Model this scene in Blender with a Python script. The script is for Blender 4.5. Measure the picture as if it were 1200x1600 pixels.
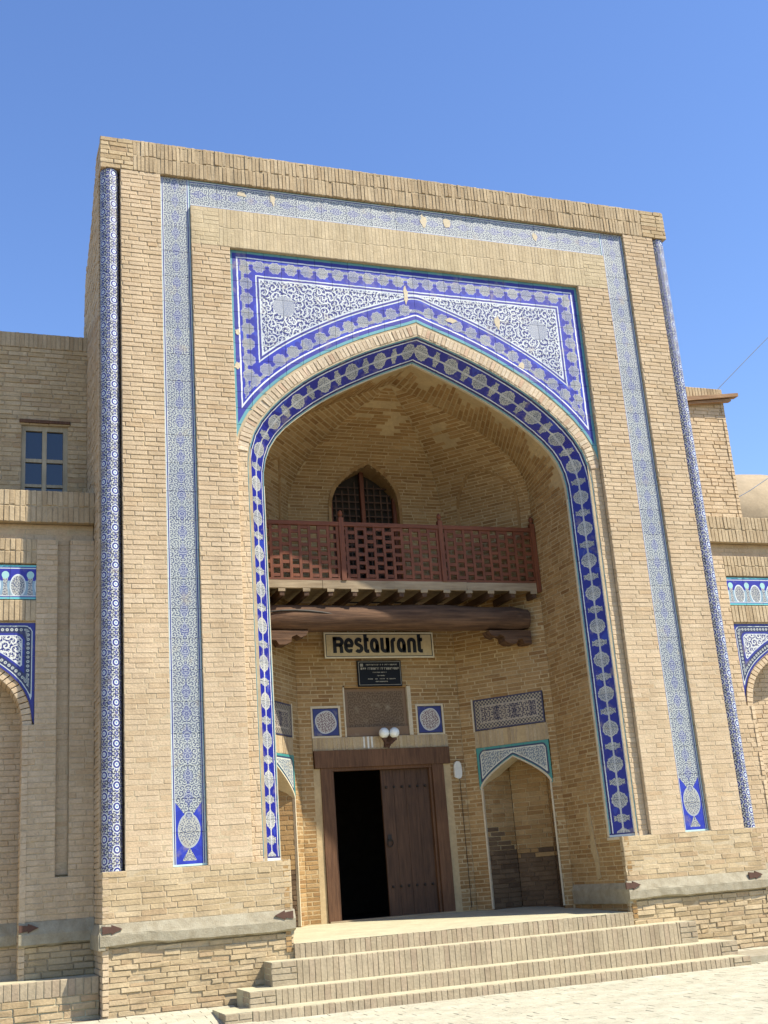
import bpy, math, random
from mathutils import Vector
random.seed(7)
R = math.radians
scene = bpy.context.scene
for o in list(bpy.data.objects): bpy.data.objects.remove(o)

# ---------------------------------------------------------------- camera, sky, sun, exposure
CAM = Vector((-6.113, -14.149, 1.28))
cd = bpy.data.cameras.new('camera'); cam = bpy.data.objects.new('camera', cd)
scene.collection.objects.link(cam); scene.camera = cam
yaw, pit, rol = R(20.785), R(17.069), R(-4.32)
fw = Vector((math.sin(yaw)*math.cos(pit), math.cos(yaw)*math.cos(pit), math.sin(pit)))
rt = Vector((math.cos(yaw), -math.sin(yaw), 0)); up = rt.cross(fw)
r2 = rt*math.cos(rol)+up*math.sin(rol); u2 = -rt*math.sin(rol)+up*math.cos(rol)
from mathutils import Matrix
M = Matrix((r2, u2, -fw)).transposed().to_4x4(); M.translation = CAM
cam.matrix_world = M
cd.sensor_fit = 'VERTICAL'; cd.sensor_height = 24.0; cd.lens = 24.0*1840.2/1600.0
cd.clip_end = 3000; cd.clip_start = 0.05
scene.render.resolution_x = 768; scene.render.resolution_y = 1024

SUN_AZ, SUN_EL = R(51.0), R(52.0)          # azimuth measured from the facade normal towards +X
sd = Vector((math.sin(SUN_AZ)*math.cos(SUN_EL), -math.cos(SUN_AZ)*math.cos(SUN_EL), math.sin(SUN_EL)))
world = bpy.data.worlds.new('World'); scene.world = world; world.use_nodes = True
wt = world.node_tree; bg = wt.nodes['Background']
sky = wt.nodes.new('ShaderNodeTexSky'); sky.sky_type = 'NISHITA'; sky.sun_disc = False
sky.sun_elevation = SUN_EL; sky.sun_rotation = math.atan2(sd.x, sd.y)
sky.altitude = 300; sky.air_density = 1.1; sky.dust_density = 0.25; sky.ozone_density = 2.2
hs = wt.nodes.new('ShaderNodeHueSaturation'); hs.inputs['Saturation'].default_value = 1.16; hs.inputs['Hue'].default_value = 0.511
wt.links.new(sky.outputs[0], hs.inputs['Color']); wt.links.new(hs.outputs[0], bg.inputs[0]); bg.inputs[1].default_value = 0.145
sl = bpy.data.lights.new('sun', 'SUN'); sl.energy = 5.0; sl.angle = R(0.55); sl.color = (1.0, 0.93, 0.80)
so = bpy.data.objects.new('sun', sl); scene.collection.objects.link(so)
so.rotation_euler = sd.to_track_quat('Z', 'Y').to_euler(); so.location = (20, -25, 30)
vs = scene.view_settings; vs.view_transform = 'Standard'; vs.look = 'None'; vs.gamma = 1; vs.use_curve_mapping = False
vs.exposure = 0.74
scene.cycles.diffuse_bounces = 3

# ---------------------------------------------------------------- object helpers
COL = scene.collection
WP = {}
def empty(name, loc=(0, 0, 0), parent=None, **kw):
    o = bpy.data.objects.new(name, None); COL.objects.link(o); o.empty_display_size = .2
    loc = Vector(loc); WP[o] = loc
    if parent is not None: o.parent = parent; o.location = loc-WP[parent]
    else: o.location = loc
    for k, v in kw.items(): o[k] = v
    return o
def mk(name, verts, faces, mat, parent=None, uv=None, uv2=None, smooth=False, **kw):
    """one mesh object from world-space verts; uv/uv2 = per-vertex (u,v)"""
    n = len(verts)
    lo = [min(v[i] for v in verts) for i in range(3)]; hi = [max(v[i] for v in verts) for i in range(3)]
    c = Vector(((lo[0]+hi[0])/2, (lo[1]+hi[1])/2, lo[2] if parent is None else (lo[2]+hi[2])/2))
    me = bpy.data.meshes.new(name)
    me.from_pydata([(v[0]-c.x, v[1]-c.y, v[2]-c.z) for v in verts], [], faces)
    for nm, U in (('UVMap', uv), ('arc', uv2)):
        if U:
            l = me.uv_layers.new(name=nm)
            for lp in me.loops: l.data[lp.index].uv = U[lp.vertex_index]
    if smooth: me.polygons.foreach_set('use_smooth', [True]*len(me.polygons))
    me.materials.append(mat)
    o = bpy.data.objects.new(name, me); COL.objects.link(o); WP[o] = c
    if parent is not None: o.parent = parent; o.location = c-WP[parent]
    else: o.location = c
    for k, v in kw.items(): o[k] = v
    return o
class MB:
    def __init__(s): s.v = []; s.f = []; s.uv = []
    def quad(s, a, b, c, d, uv=None):
        i = len(s.v); s.v += [tuple(a), tuple(b), tuple(c), tuple(d)]; s.f.append((i, i+1, i+2, i+3)); s.uv += uv or [(0, 0)]*4
    def box(s, x0, x1, y0, y1, z0, z1, j=0):
        i = len(s.v); q = lambda: random.uniform(-j, j) if j else 0
        s.v += [(x+q(), y+q(), z+q()) for z in (z0, z1) for y in (y0, y1) for x in (x0, x1)]
        s.f += [tuple(i+k for k in f) for f in ((0, 2, 3, 1), (4, 5, 7, 6), (0, 1, 5, 4), (2, 6, 7, 3), (0, 4, 6, 2), (1, 3, 7, 5))]
        s.uv += [(0, 0)]*8
        return s
    def hexa(s, pts):                       # 8 points: front 4 ring, back 4 ring
        i = len(s.v); s.v += [tuple(p) for p in pts]
        s.f += [tuple(i+k for k in f) for f in ((0, 1, 2, 3), (7, 6, 5, 4), (0, 4, 5, 1), (1, 5, 6, 2), (2, 6, 7, 3), (3, 7, 4, 0))]
        s.uv += [(0, 0)]*8
        return s
    def prism(s, poly, ax, a, b):           # poly of 2d pts extruded along axis ax from a to b
        n = len(poly); i = len(s.v)
        for t in (a, b):
            for p in poly:
                q = list(p); q.insert(ax, t); s.v.append(tuple(q))
        s.f.append(tuple(range(i, i+n))); s.f.append(tuple(range(i+2*n-1, i+n-1, -1)))
        for k in range(n): s.f.append((i+k, i+(k+1) % n, i+n+(k+1) % n, i+n+k))
        s.uv += [(0, 0)]*(2*n)
        return s
    def tube(s, pts, rad, n=10, cap=True):
        pts = [Vector(p) for p in pts]; rads = rad if isinstance(rad, (list, tuple)) else [rad]*len(pts)
        i0 = len(s.v)
        for k, p in enumerate(pts):
            d = (pts[min(k+1, len(pts)-1)]-pts[max(k-1, 0)]).normalized()
            a = Vector((0, 0, 1)) if abs(d.z) < .9 else Vector((1, 0, 0))
            x = d.cross(a).normalized(); y = d.cross(x)
            for j in range(n):
                t = 2*math.pi*j/n; s.v.append(tuple(p+(x*math.cos(t)+y*math.sin(t))*rads[k]))
        for k in range(len(pts)-1):
            for j in range(n):
                a = i0+k*n+j; b = i0+k*n+(j+1) % n; s.f.append((a, b, b+n, a+n))
        if cap:
            s.f.append(tuple(i0+j for j in range(n))); s.f.append(tuple(i0+(len(pts)-1)*n+j for j in reversed(range(n))))
        s.uv += [(0, 0)]*(len(s.v)-len(s.uv))
        return s
    def lathe(s, prof, c, n=16):            # prof (r,z) about vertical axis through c
        i0 = len(s.v)
        for r, z in prof:
            for j in range(n):
                t = 2*math.pi*j/n; s.v.append((c[0]+r*math.cos(t), c[1]+r*math.sin(t), c[2]+z))
        for k in range(len(prof)-1):
            for j in range(n):
                a = i0+k*n+j; b = i0+k*n+(j+1) % n; s.f.append((a, b, b+n, a+n))
        s.uv += [(0, 0)]*(len(s.v)-len(s.uv))
        return s
    def build(s, name, mat, parent=None, uv=False, **kw):
        return mk(name, s.v, s.f, mat, parent, uv=s.uv if uv else None, **kw)

# ---------------------------------------------------------------- node expressions
class X:
    """a value socket (or number) with arithmetic that builds Math nodes"""
    nt = None
    def __init__(s, k): s.k = k
    @staticmethod
    def op(o, *a):
        n = X.nt.nodes.new('ShaderNodeMath'); n.operation = o
        for i, v in enumerate(a):
            v = v.k if isinstance(v, X) else v
            if isinstance(v, (int, float)): n.inputs[i].default_value = v
            else: X.nt.links.new(v, n.inputs[i])
        return X(n.outputs[0])
    def __add__(s, o): return X.op('ADD', s, o)
    __radd__ = __add__
    def __sub__(s, o): return X.op('SUBTRACT', s, o)
    def __rsub__(s, o): return X.op('SUBTRACT', o, s)
    def __mul__(s, o): return X.op('MULTIPLY', s, o)
    __rmul__ = __mul__
    def __truediv__(s, o): return X.op('DIVIDE', s, o)
    def __lt__(s, o): return X.op('LESS_THAN', s, o)
    def __gt__(s, o): return X.op('GREATER_THAN', s, o)
def xabs(a): return X.op('ABSOLUTE', a)
def xmin(a, b): return X.op('MINIMUM', a, b)
def xmax(a, b): return X.op('MAXIMUM', a, b)
def xsin(a): return X.op('SINE', a)
def xmod(a, b): return X.op('FLOORED_MODULO', a, b)
def xrep(a, p): return xmod(a+p/2, p)-p/2          # centred repeat
def xlen(a, b): return X.op('SQRT', a*a+b*b)
def between(a, lo, hi): return (a > lo)*(a < hi)
def vec(a, b, c=0):
    n = X.nt.nodes.new('ShaderNodeCombineXYZ')
    for i, v in enumerate((a, b, c)):
        v = v.k if isinstance(v, X) else v
        if isinstance(v, (int, float)): n.inputs[i].default_value = v
        else: X.nt.links.new(v, n.inputs[i])
    return n.outputs[0]
def noise(v, scale, detail=3, rough=.55, out=0):
    n = X.nt.nodes.new('ShaderNodeTexNoise'); n.inputs['Scale'].default_value = scale
    n.inputs['Detail'].default_value = detail; n.inputs['Roughness'].default_value = rough
    if v is not None: X.nt.links.new(v, n.inputs['Vector'])
    return X(n.outputs[out])
def ramp(f, stops):
    n = X.nt.nodes.new('ShaderNodeValToRGB'); cr = n.color_ramp
    while len(cr.elements) < len(stops): cr.elements.new(.5)
    for e, (p, c) in zip(cr.elements, stops): e.position = p; e.color = (*c, 1)
    X.nt.links.new(f.k, n.inputs[0]); return n.outputs[0]
def mix(f, a, b, mode='MIX'):
    n = X.nt.nodes.new('ShaderNodeMix'); n.data_type = 'RGBA'; n.blend_type = mode
    f = f.k if isinstance(f, X) else f
    if isinstance(f, (int, float)): n.inputs[0].default_value = f
    else: X.nt.links.new(f, n.inputs[0])
    for i, c in ((6, a), (7, b)):
        if isinstance(c, tuple): n.inputs[i].default_value = (*c, 1)
        else: X.nt.links.new(c, n.inputs[i])
    return n.outputs[2]
def spiral(x, y, cell, k=9.0, thr=0.0, m=1.0, rnd=.75):
    """arabesque scrolls: a spiral in every voronoi cell -> 0/1"""
    n = X.nt.nodes.new('ShaderNodeTexVoronoi'); n.voronoi_dimensions = '2D'; n.inputs['Scale'].default_value = 1
    n.inputs['Randomness'].default_value = rnd
    xs, ys = x/cell, y/cell
    X.nt.links.new(vec(xs, ys), n.inputs['Vector'])
    s = X.nt.nodes.new('ShaderNodeSeparateXYZ'); X.nt.links.new(n.outputs['Position'], s.inputs[0])
    dx, dy = xs-X(s.outputs[0]), ys-X(s.outputs[1])
    th = X.op('ARCTAN2', dy, dx); r = xlen(dx, dy)
    return xsin(th*m+r*k*2) > thr
def newmat(name):
    m = bpy.data.materials.new(name); m.use_nodes = True; X.nt = m.node_tree
    return m, m.node_tree.nodes['Principled BSDF']
def setin(b, name, v):
    if isinstance(v, X): v = v.k
    if isinstance(v, (int, float)): b.inputs[name].default_value = v
    elif isinstance(v, tuple): b.inputs[name].default_value = (*v, 1)
    else: X.nt.links.new(v, b.inputs[name])
def bump(b, h, strength=.4, dist=.01):
    n = X.nt.nodes.new('ShaderNodeBump'); n.inputs['Strength'].default_value = strength; n.inputs['Distance'].default_value = dist
    X.nt.links.new(h.k, n.inputs['Height']); X.nt.links.new(n.outputs[0], b.inputs['Normal'])
def wpos():
    g = X.nt.nodes.new('ShaderNodeNewGeometry'); return g.outputs['Position']
def island():
    g = X.nt.nodes.new('ShaderNodeNewGeometry'); o = X.nt.nodes.new('ShaderNodeObjectInfo')
    return xmod(X(g.outputs['Random Per Island'])+X(o.outputs['Random']), 1.0)
def uvxy(name='UVMap'):
    n = X.nt.nodes.new('ShaderNodeUVMap'); n.uv_map = name
    s = X.nt.nodes.new('ShaderNodeSeparateXYZ'); X.nt.links.new(n.outputs[0], s.inputs[0])
    return X(s.outputs[0]), X(s.outputs[1])

def brick_mat(name, stops, stain=(.30, .22, .13), sa=.35, rough=.92, mk_=.42):
    m, b = newmat(name); p = wpos()
    c = ramp(island(), stops)
    big = noise(p, .9, 4); fine = noise(p, 38, 4, .65); mid = noise(p, 7, 3)
    c = mix(X.op('MULTIPLY', X.op('SMOOTH_MAX', big*2.4-1.05, 0, .1), sa), c, stain)
    c = mix(.45, c, ramp(fine, [(.25, (.55, .55, .55)), (.75, (1.25, 1.22, 1.18))]), 'MULTIPLY')
    c = mix(mk_, c, ramp(mid, [(.3, (.72, .72, .72)), (.7, (1.15, 1.15, 1.15))]), 'MULTIPLY')
    mp = X.nt.nodes.new('ShaderNodeMapping'); X.nt.links.new(p, mp.inputs[0]); mp.inputs['Scale'].default_value = (1, 1, .13)   # rain streaks
    c = mix(.5, c, ramp(noise(mp.outputs[0], 3.2, 5, .6), [(.32, (.74, .72, .70)), (.62, (1.06, 1.06, 1.06))]), 'MULTIPLY')
    setin(b, 'Base Color', c); setin(b, 'Roughness', rough); b.inputs['Specular IOR Level'].default_value = .15
    bump(b, fine*.6+mid*.6, .7, .012)
    return m
SUNB = [(0, (.51, .39, .245)), (.3, (.545, .42, .275)), (.55, (.56, .435, .285)), (.8, (.575, .455, .305)), (1, (.505, .37, .225))]
M_BRICK = brick_mat('brick_buff', SUNB, (.42, .325, .19), .35, mk_=.22)
M_BRICK_OLD = brick_mat('brick_worn', [(0, (.44, .33, .19)), (.4, (.50, .39, .235)), (.75, (.54, .43, .27)), (1, (.42, .30, .175))], (.35, .26, .145), .6)
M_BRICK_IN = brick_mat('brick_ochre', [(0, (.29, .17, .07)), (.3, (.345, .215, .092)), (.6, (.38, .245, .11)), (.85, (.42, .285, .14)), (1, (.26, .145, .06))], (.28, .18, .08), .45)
M_SOLD = brick_mat('brick_soldier', [(0, (.42, .32, .195)), (.35, (.46, .36, .225)), (.7, (.49, .39, .25)), (1, (.40, .30, .18))], (.33, .255, .15), .5)
M_LINTEL = brick_mat('brick_lintel_pale', [(0, (.52, .42, .265)), (.5, (.56, .46, .30)), (1, (.50, .40, .25))], (.46, .40, .25), .6)
M_RING = brick_mat('brick_arch_ring', [(0, (.50, .39, .27)), (.4, (.58, .47, .33)), (.8, (.62, .52, .38)), (1, (.50, .35, .24))], (.42, .34, .22), .4)
M_BRICK_DARK = brick_mat('brick_dark', [(0, (.13, .085, .05)), (.5, (.18, .12, .07)), (1, (.11, .07, .042))], (.07, .05, .035), .8)  # dark brown brick for the lower part of the niches
M_STEP = brick_mat('brick_step', [(0, (.36, .29, .195)), (.3, (.395, .325, .22)), (.6, (.42, .35, .24)), (1, (.37, .29, .20))], (.33, .28, .185), .4)  # risers darker than the treads, shade partly put into the colour
M_PAVE = brick_mat('paver_pale', [(0, (.47, .445, .33)), (.5, (.50, .475, .36)), (1, (.46, .43, .32))], (.43, .40, .29), .4)
def flat_mat(name, col, rough=.9, var=.35, scale=6, col2=None, b=.5, spec=.2):
    m, bs = newmat(name); p = wpos()
    n1 = noise(p, scale, 5, .6); n2 = noise(p, scale*7, 4, .65)
    c2 = col2 or tuple(v*(1-var) for v in col)
    c = mix(X.op('SMOOTH_MAX', n1*2.2-.6, 0, .2), c2, col)
    c = mix(.5, c, ramp(n2, [(.25, (.72,)*3), (.75, (1.18,)*3)]), 'MULTIPLY')
    setin(bs, 'Base Color', c); setin(bs, 'Roughness', rough); bs.inputs['Specular IOR Level'].default_value = spec
    bump(bs, n1*.4+n2*.5, b, .01)
    return m
M_MORTAR = flat_mat('mortar', (.47, .375, .235), var=.3)
M_MORTAR_PALE = flat_mat('mortar_pale', (.52, .42, .27), var=.25)
M_MORTAR_IN = flat_mat('mortar_inner', (.50, .375, .205), var=.25, scale=3)
M_STONE = flat_mat('ledge_stone', (.385, .345, .25), var=.35, scale=9, col2=(.26, .22, .145), b=1.2)
M_PLASTER = flat_mat('plaster_cream', (.62, .53, .37), var=.2)
M_DARK = flat_mat('unlit_room_tone', (.05, .04, .03), var=.4)  # near-black tone stands in for unlit interiors
M_GROUND = flat_mat('ground_earth', (.24, .19, .125), var=.3, scale=2)
M_PAVBED = flat_mat('paving_bed', (.44, .41, .30), var=.2, scale=3)
M_FLOORP = flat_mat('platform_paving', (.52, .48, .32), var=.25, scale=4)  # treads paler than risers, sunlit contrast put into the colour
def wood_mat(name, c1, c2, axis=0, rough=.6, scale=9, bs=.5):
    m, b = newmat(name); p = wpos()
    mp = X.nt.nodes.new('ShaderNodeMapping'); X.nt.links.new(p, mp.inputs[0])
    s = [1, 1, 1]; s[axis] = .07; mp.inputs['Scale'].default_value = s
    g = noise(mp.outputs[0], scale*4, 5, .65); big = noise(p, 1.7, 4)
    c = ramp(g, [(.28, c1), (.7, c2)])
    c = mix(.6, c, ramp(big, [(.3, (.6,)*3), (.7, (1.2,)*3)]), 'MULTIPLY')
    setin(b, 'Base Color', c); setin(b, 'Roughness', rough); b.inputs['Specular IOR Level'].default_value = .3
    bump(b, g+big*.6, bs, .006*(1+bs))
    return m
M_RED = wood_mat('wood_red_brown', (.10, .03, .013), (.20, .065, .026), 2)
M_REDH = wood_mat('wood_red_brown_level', (.10, .03, .013), (.19, .06, .024), 0)
M_DOORW = wood_mat('door_wood', (.042, .022, .012), (.10, .052, .028), 2, .7)
M_FRAMEW = wood_mat('door_frame_wood', (.075, .034, .016), (.16, .08, .038), 2, .7)
M_LOG = wood_mat('log_wood', (.035, .017, .010), (.16, .088, .047), 0, .85, 5, 1.2)
M_GREYW = wood_mat('weathered_board', (.22, .16, .095), (.36, .285, .185), 0, .85)
M_GREYV = wood_mat('weathered_frame', (.34, .29, .19), (.46, .40, .28), 2, .8)
M_BEAMW = wood_mat('roof_beam_wood', (.24, .13, .065), (.38, .24, .13), 0, .8)
M_JOIST = wood_mat('joist_wood', (.05, .027, .015), (.10, .055, .03), 1, .8)
def plain(name, col, rough=.5, spec=.4, metal=0):
    m, b = newmat(name); n = noise(wpos(), 25, 3)
    c = mix(.4, col, ramp(n, [(.3, (.75,)*3), (.7, (1.15,)*3)]), 'MULTIPLY')
    setin(b, 'Base Color', c); setin(b, 'Roughness', rough); b.inputs['Specular IOR Level'].default_value = spec; b.inputs['Metallic'].default_value = metal
    return m
M_IRON = plain('dark_iron', (.03, .026, .022), .6, .4, .4)
M_RUST = plain('rusted_clamp', (.10, .055, .04), .85, .2)
M_INK = plain('sign_paint_black', (.008, .011, .02), .5)
M_SIGN = plain('sign_board_cream', (.52, .43, .27), .6)
M_SIGNW = plain('sign_border_white', (.66, .60, .46), .6)
M_PLAQ = plain('plaque_glass_black', (.008, .009, .012), .55, .15)
M_GOLD = plain('plaque_letter_pale', (.30, .28, .22), .5)
M_GLOBE = plain('opal_glass', (.80, .84, .80), .2, .5)
M_WIRE = plain('wire_grey', (.20, .24, .30), .6)
M_WHITE = plain('white_plastic', (.62, .60, .52), .5)
def glass_mat():
    m, b = newmat('window_glass'); setin(b, 'Base Color', (.012, .02, .035)); setin(b, 'Roughness', .06); b.inputs['Specular IOR Level'].default_value = .7
    return m
M_GLASS = glass_mat()

# glazed tile -----------------------------------------------------------------
WHT, NAVY, COB, TUR, LACE = (.52, .56, .56), (.014, .016, .12), (.035, .045, .42), (.10, .40, .42), (.40, .41, .36)
def wob(u, v, a=.006, sc=14):
    n = X.nt.nodes.new('ShaderNodeTexNoise'); n.inputs['Scale'].default_value = sc; n.inputs['Detail'].default_value = 2
    X.nt.links.new(vec(u, v), n.inputs['Vector'])
    s = X.nt.nodes.new('ShaderNodeSeparateColor'); X.nt.links.new(n.outputs['Color'], s.inputs[0])
    return u+(X(s.outputs[0])-.5)*(2*a), v+(X(s.outputs[1])-.5)*(2*a)
def tile_mat(name, fn, rough=.32, var=.5):
    m, b = newmat(name)
    c = fn()
    o = X.nt.nodes.new('ShaderNodeObjectInfo'); r = X(o.outputs['Random'])
    p = wpos()
    c = mix(var, c, ramp(r, [(0, (.78, .80, .88)), (.5, (1, 1, 1)), (1, (1.16, 1.14, 1.10))]), 'MULTIPLY')
    d = noise(p, 5, 5, .6)
    c = mix(X.op('SMOOTH_MAX', d*3-1.75, 0, .1), c, (.36, .30, .20))
    setin(b, 'Base Color', c); setin(b, 'Roughness', rough+noise(p, 9, 3)*.25); b.inputs['Specular IOR Level'].default_value = .45
    bump(b, noise(p, 30, 3), .12, .004)
    return m
def lace(x, y, cell=.05):                      # fine pale filigree used inside medallions
    s = spiral(x, y, cell, 6, -.1, 2)
    return mix(s, (.10, .115, .165), (.41, .41, .355))
BW = .41
def f_band():                                  # u along, v across 0..BW
    u, v = uvxy(); c = xabs(v-BW/2)
    s = spiral(u, c, .062, 6.5, .25, 1, .6); s2 = spiral(u+.3, c, .03, 5, .6, 2)
    blue = mix(xsin(u*13.1)*.5+.5, (.032, .040, .115), (.05, .065, .12))
    fil = mix(xmax(s, s2*.7), blue, (.42, .45, .41))
    core = (xsin(u*25+1)*.028+.030 > c)*.30
    fil = mix(core, fil, (.06, .07, .30))
    # foot cartouche
    cart = xlen((u-.40)*.85, c*1.25) < .165
    neck = (c < (xabs(u-.20)*.55+.008))*between(u, .06, .24)
    foot = mix(xmax(cart, neck), mix(noise(vec(u, v), 9, 2) > .5, (.018, .035, .36), (.012, .025, .31)), lace(u, c, .05))
    ring = between(xlen((u-.40)*.85, c*1.25), .152, .168)
    foot = mix(ring, foot, (.34, .37, .38))
    isfoot = u < (.52+c*1.3)
    c0 = mix(isfoot, fil, foot)
    inner = mix(c > .160, c0, (.50, .54, .55)); inner = mix(c > .168, inner, (.02, .03, .17)); inner = mix(c > .182, inner, (.48, .54, .55))
    inner = mix(c > .196, inner, (.11, .25, .30))
    foot_edge = xabs(u-.0) < .022
    return mix(foot_edge, inner, (.45, .62, .58))
M_BAND = tile_mat('tile_band_filigree', f_band)
AW = .36
def f_arch():
    u, v = wob(*uvxy(), .004, 18); c = xabs(v-AW/2); uu = xrep(u, .48); w = xrep(u+.24, .48)
    r = xlen(uu, c); circ = xmax(r < (.098+xabs(xsin(X.op('ARCTAN2', c, uu)*6))*.010), (c+xabs(uu)*.62) < .088)
    cart = (xabs(w) < (.040+xsin(c*62)*.012))*(c < .098)
    link = (c < .011)*1.0
    ground = mix(noise(vec(u, v), 3.1, 2) > .60, (.008, .012, .20), (.014, .032, .27))
    k = mix(xmax(xmax(circ, cart), link), ground, lace(u, v, .042))
    ringl = xmax(between(r, .090, .098), link)*.6
    k = mix(ringl, k, (.50, .50, .48))
    k = mix(c > .128, k, (.60, .62, .62)); k = mix(c > .140, k, (.012, .012, .085)); k = mix(c > .165, k, (.13, .28, .30))
    end = u < .05
    return mix(end*(u > .03), mix(end, k, WHT), NAVY)
M_ARCH = tile_mat('tile_arch_medallions', f_arch, var=.7)
SX, SZ = 2.72, 9.70
def f_spand():
    x, z = wob(*uvxy(), .007, 11); s, d = uvxy('arc'); ax = xabs(x)
    ex, ez = SX-ax, SZ-z; de = xmin(ex, ez); dm = xmin(de, d)
    side = ex < ez
    al = side*z+(1-side)*ax
    edge = de < d
    along = edge*al+(1-edge)*s
    rr = xrep(along, .23); r2_ = xrep(along+.115, .23)
    c = dm-.235
    lob = xabs(xsin(X.op('ARCTAN2', c+.01, rr)*4))*.014
    ros = xlen(rr, c+.01) < (.072+lob); neck = (xabs(c+.055) < .022)
    drop = xlen(r2_, (c-.035)*.75) < .042
    n = noise(vec(x, 0, z), 2.3, 2)
    ground = mix(n > .57, (.010, .018, .30), (.018, .04, .38))
    b = mix(xmax(ros, neck), ground, mix(.45, lace(x, z, .045), mix(n > .5, (.09, .11, .27), (.20, .21, .24))))
    b = mix(drop, b, (.008, .012, .25))
    b = mix(between(xlen(rr, c+.01)-lob, .072, .080)*.6, b, (.50, .50, .50))
    # scroll field
    f1 = spiral(ax, z, .125, 6.5, .50, 1, .95); f2 = spiral(ax+3.3, z, .06, 4.0, .70, 1)
    fld = mix(xmax(f1, f2), (.014, .02, .14), (.52, .55, .53))
    md = xlen(ax-1.965, z-8.9)
    fld = mix(md < .155, fld, mix(.5, lace(x, z, .05), (.30, .33, .42)))
    k = mix(dm > .36, b, WHT); k = mix(dm > .378, k, (.02, .02, .20)); k = mix(dm > .408, k, WHT); k = mix(dm > .43, k, fld)
    k = mix(dm < .118, k, (.68, .70, .70)); k = mix(dm < .098, k, (.022, .024, .24)); k = mix(dm < .042, k, (.10, .28, .31))
    return k
M_SPAN = tile_mat('tile_spandrel', f_spand, var=.7)
def f_col():
    u, v = uvxy()                              # u around (m), v height (m)
    du = xrep(u, .16); par = xmod(X.op('FLOOR', u/.16+.5), 2)
    dv = xrep(v+par*.12, .24); r = xlen(du, dv)
    small = xlen(xrep(u+.08, .08), xrep(v, .06))
    w = spiral(u, v, .05, 4, .1, 2, .3)
    k = mix(w, (.025, .028, .075), (.46, .47, .42))
    k = mix(between(small, .010, .021), k, (.06, .07, .25))
    k = mix(r < .056, k, WHT); k = mix(between(r, .027, .046), k, (.02, .022, .17)); k = mix(r < .012, k, (.10, .20, .38))
    return k
M_COL = tile_mat('tile_corner_column', f_col, var=.3)
def f_frieze():                                # u along, v up 0..0.41, pale vases on cobalt
    u, v = uvxy(); uu = xrep(u, .30); c = v-.2
    body = xlen(uu*1.15, (c+.02)*.8) < (.105-c*.12)
    flower = xlen(xrep(u+.15, .30), c-.09) < .045
    stem = xabs(xrep(u+.15, .30)) < (.022+xabs(c+.03)*.12)
    k = mix(c > .02, (.22, .33, .40), (.02, .022, .27))
    k = mix(xmax(body, stem*(c < .07)), k, lace(uu, v, .05)); k = mix(flower, k, (.32, .55, .52))
    k = mix(between(xlen(uu*1.15, (c+.02)*.8)-.105+c*.12, -.012, .004), k, (.55, .60, .60))
    e = xmin(v, .41-v)
    k = mix(e < .045, k, WHT); k = mix(e < .034, k, (.02, .03, .22)); k = mix(e < .022, k, (.12, .44, .46))
    return k
M_FRIEZE = tile_mat('tile_vase_frieze', f_frieze, var=.3)
def f_wspan():                                 # wing spandrel: uv = (a,z), arc = (s, d to edge)
    x, z = uvxy(); s, d = uvxy('arc')
    f1 = xmax(spiral(x, z, .10, 6, .30, 1, .9), spiral(x+2, z, .05, 4, .75, 2))
    k = mix(f1, (.03, .035, .14), (.60, .61, .56))
    dots = between(xlen(xrep(s, .055), d-.085), .006, .019)
    b = mix(dots, (.02, .025, .08), (.40, .43, .38))
    k = mix(d < .165, k, WHT); k = mix(d < .153, k, (.02, .025, .22)); k = mix(d < .125, k, b); k = mix(d < .045, k, (.5, .55, .52)); k = mix(d < .034, k, (.02, .025, .20))
    return k
M_WSPAN = tile_mat('tile_wing_spandrel', f_wspan, var=.3)
def f_geo():                                   # dark geometric mosaic panel, uv metres, size 1.16 x .47
    u, v = uvxy(); e = xmin(xmin(u, 1.16-u), xmin(v, .47-v))
    vase = xabs(xrep(u-.1, .29)) < (.03+xabs(v-.235)*.28)
    sp = spiral(u, xabs(v-.235), .07, 5, 0, 2, .4)
    k = mix(sp, (.07, .06, .075), (.36, .31, .23))
    k = mix(vase*(e > .13), k, mix(sp, (.02, .022, .05), (.20, .17, .15)))
    chk = (xsin(u*110)*xsin(v*110) > 0)
    k = mix(e < .11, k, mix(chk, (.05, .045, .06), (.33, .29, .21)))
    k = mix(between(e, .10, .118), k, (.34, .30, .24)); return mix(e < .02, k, (.04, .04, .08))
M_GEO = tile_mat('tile_geometric_panel', f_geo, var=.2)
def f_nsp():                                   # niche spandrel (turquoise/grey)
    x, z = uvxy(); s, d = uvxy('arc')
    sp = spiral(x, z, .06, 5, 0, 1, .6)
    k = mix(sp, (.13, .17, .22), (.46, .47, .40))
    k = mix(d < .075, k, (.55, .56, .48)); k = mix(d < .06, k, (.03, .05, .10)); return mix(d < .035, k, (.05, .24, .22))
M_NSP = tile_mat('tile_niche_spandrel', f_nsp, var=.2)
def f_sq():                                    # square with a lobed medallion, uv -0.2..0.2
    u, v = uvxy(); r = xlen(u, v)*(1+xsin(X.op('ARCTAN2', v, u)*4)*.03)
    k = mix(r < .165, (.012, .018, .13), mix(spiral(u, v, .05, 5, 0, 2), (.17, .10, .10), (.50, .47, .40)))
    k = mix(between(r, .150, .168), k, (.45, .45, .43))
    return mix(xmax(xabs(u), xabs(v)) > .19, k, (.01, .01, .06))
M_SQ = tile_mat('tile_square_medallion', f_sq, var=.1)
def f_carv():
    u, v = uvxy(); s = spiral(xabs(u), v, .075, 6, 0, 1, .5)
    e = xmin(.5-xabs(u), xmin(v, .74-v))
    k = mix(s*.55, (.11, .07, .04), (.21, .15, .09)); return mix(e < .05, k, (.19, .12, .07))
M_CARV = tile_mat('carved_panel', f_carv, rough=.7, var=.1)

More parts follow.
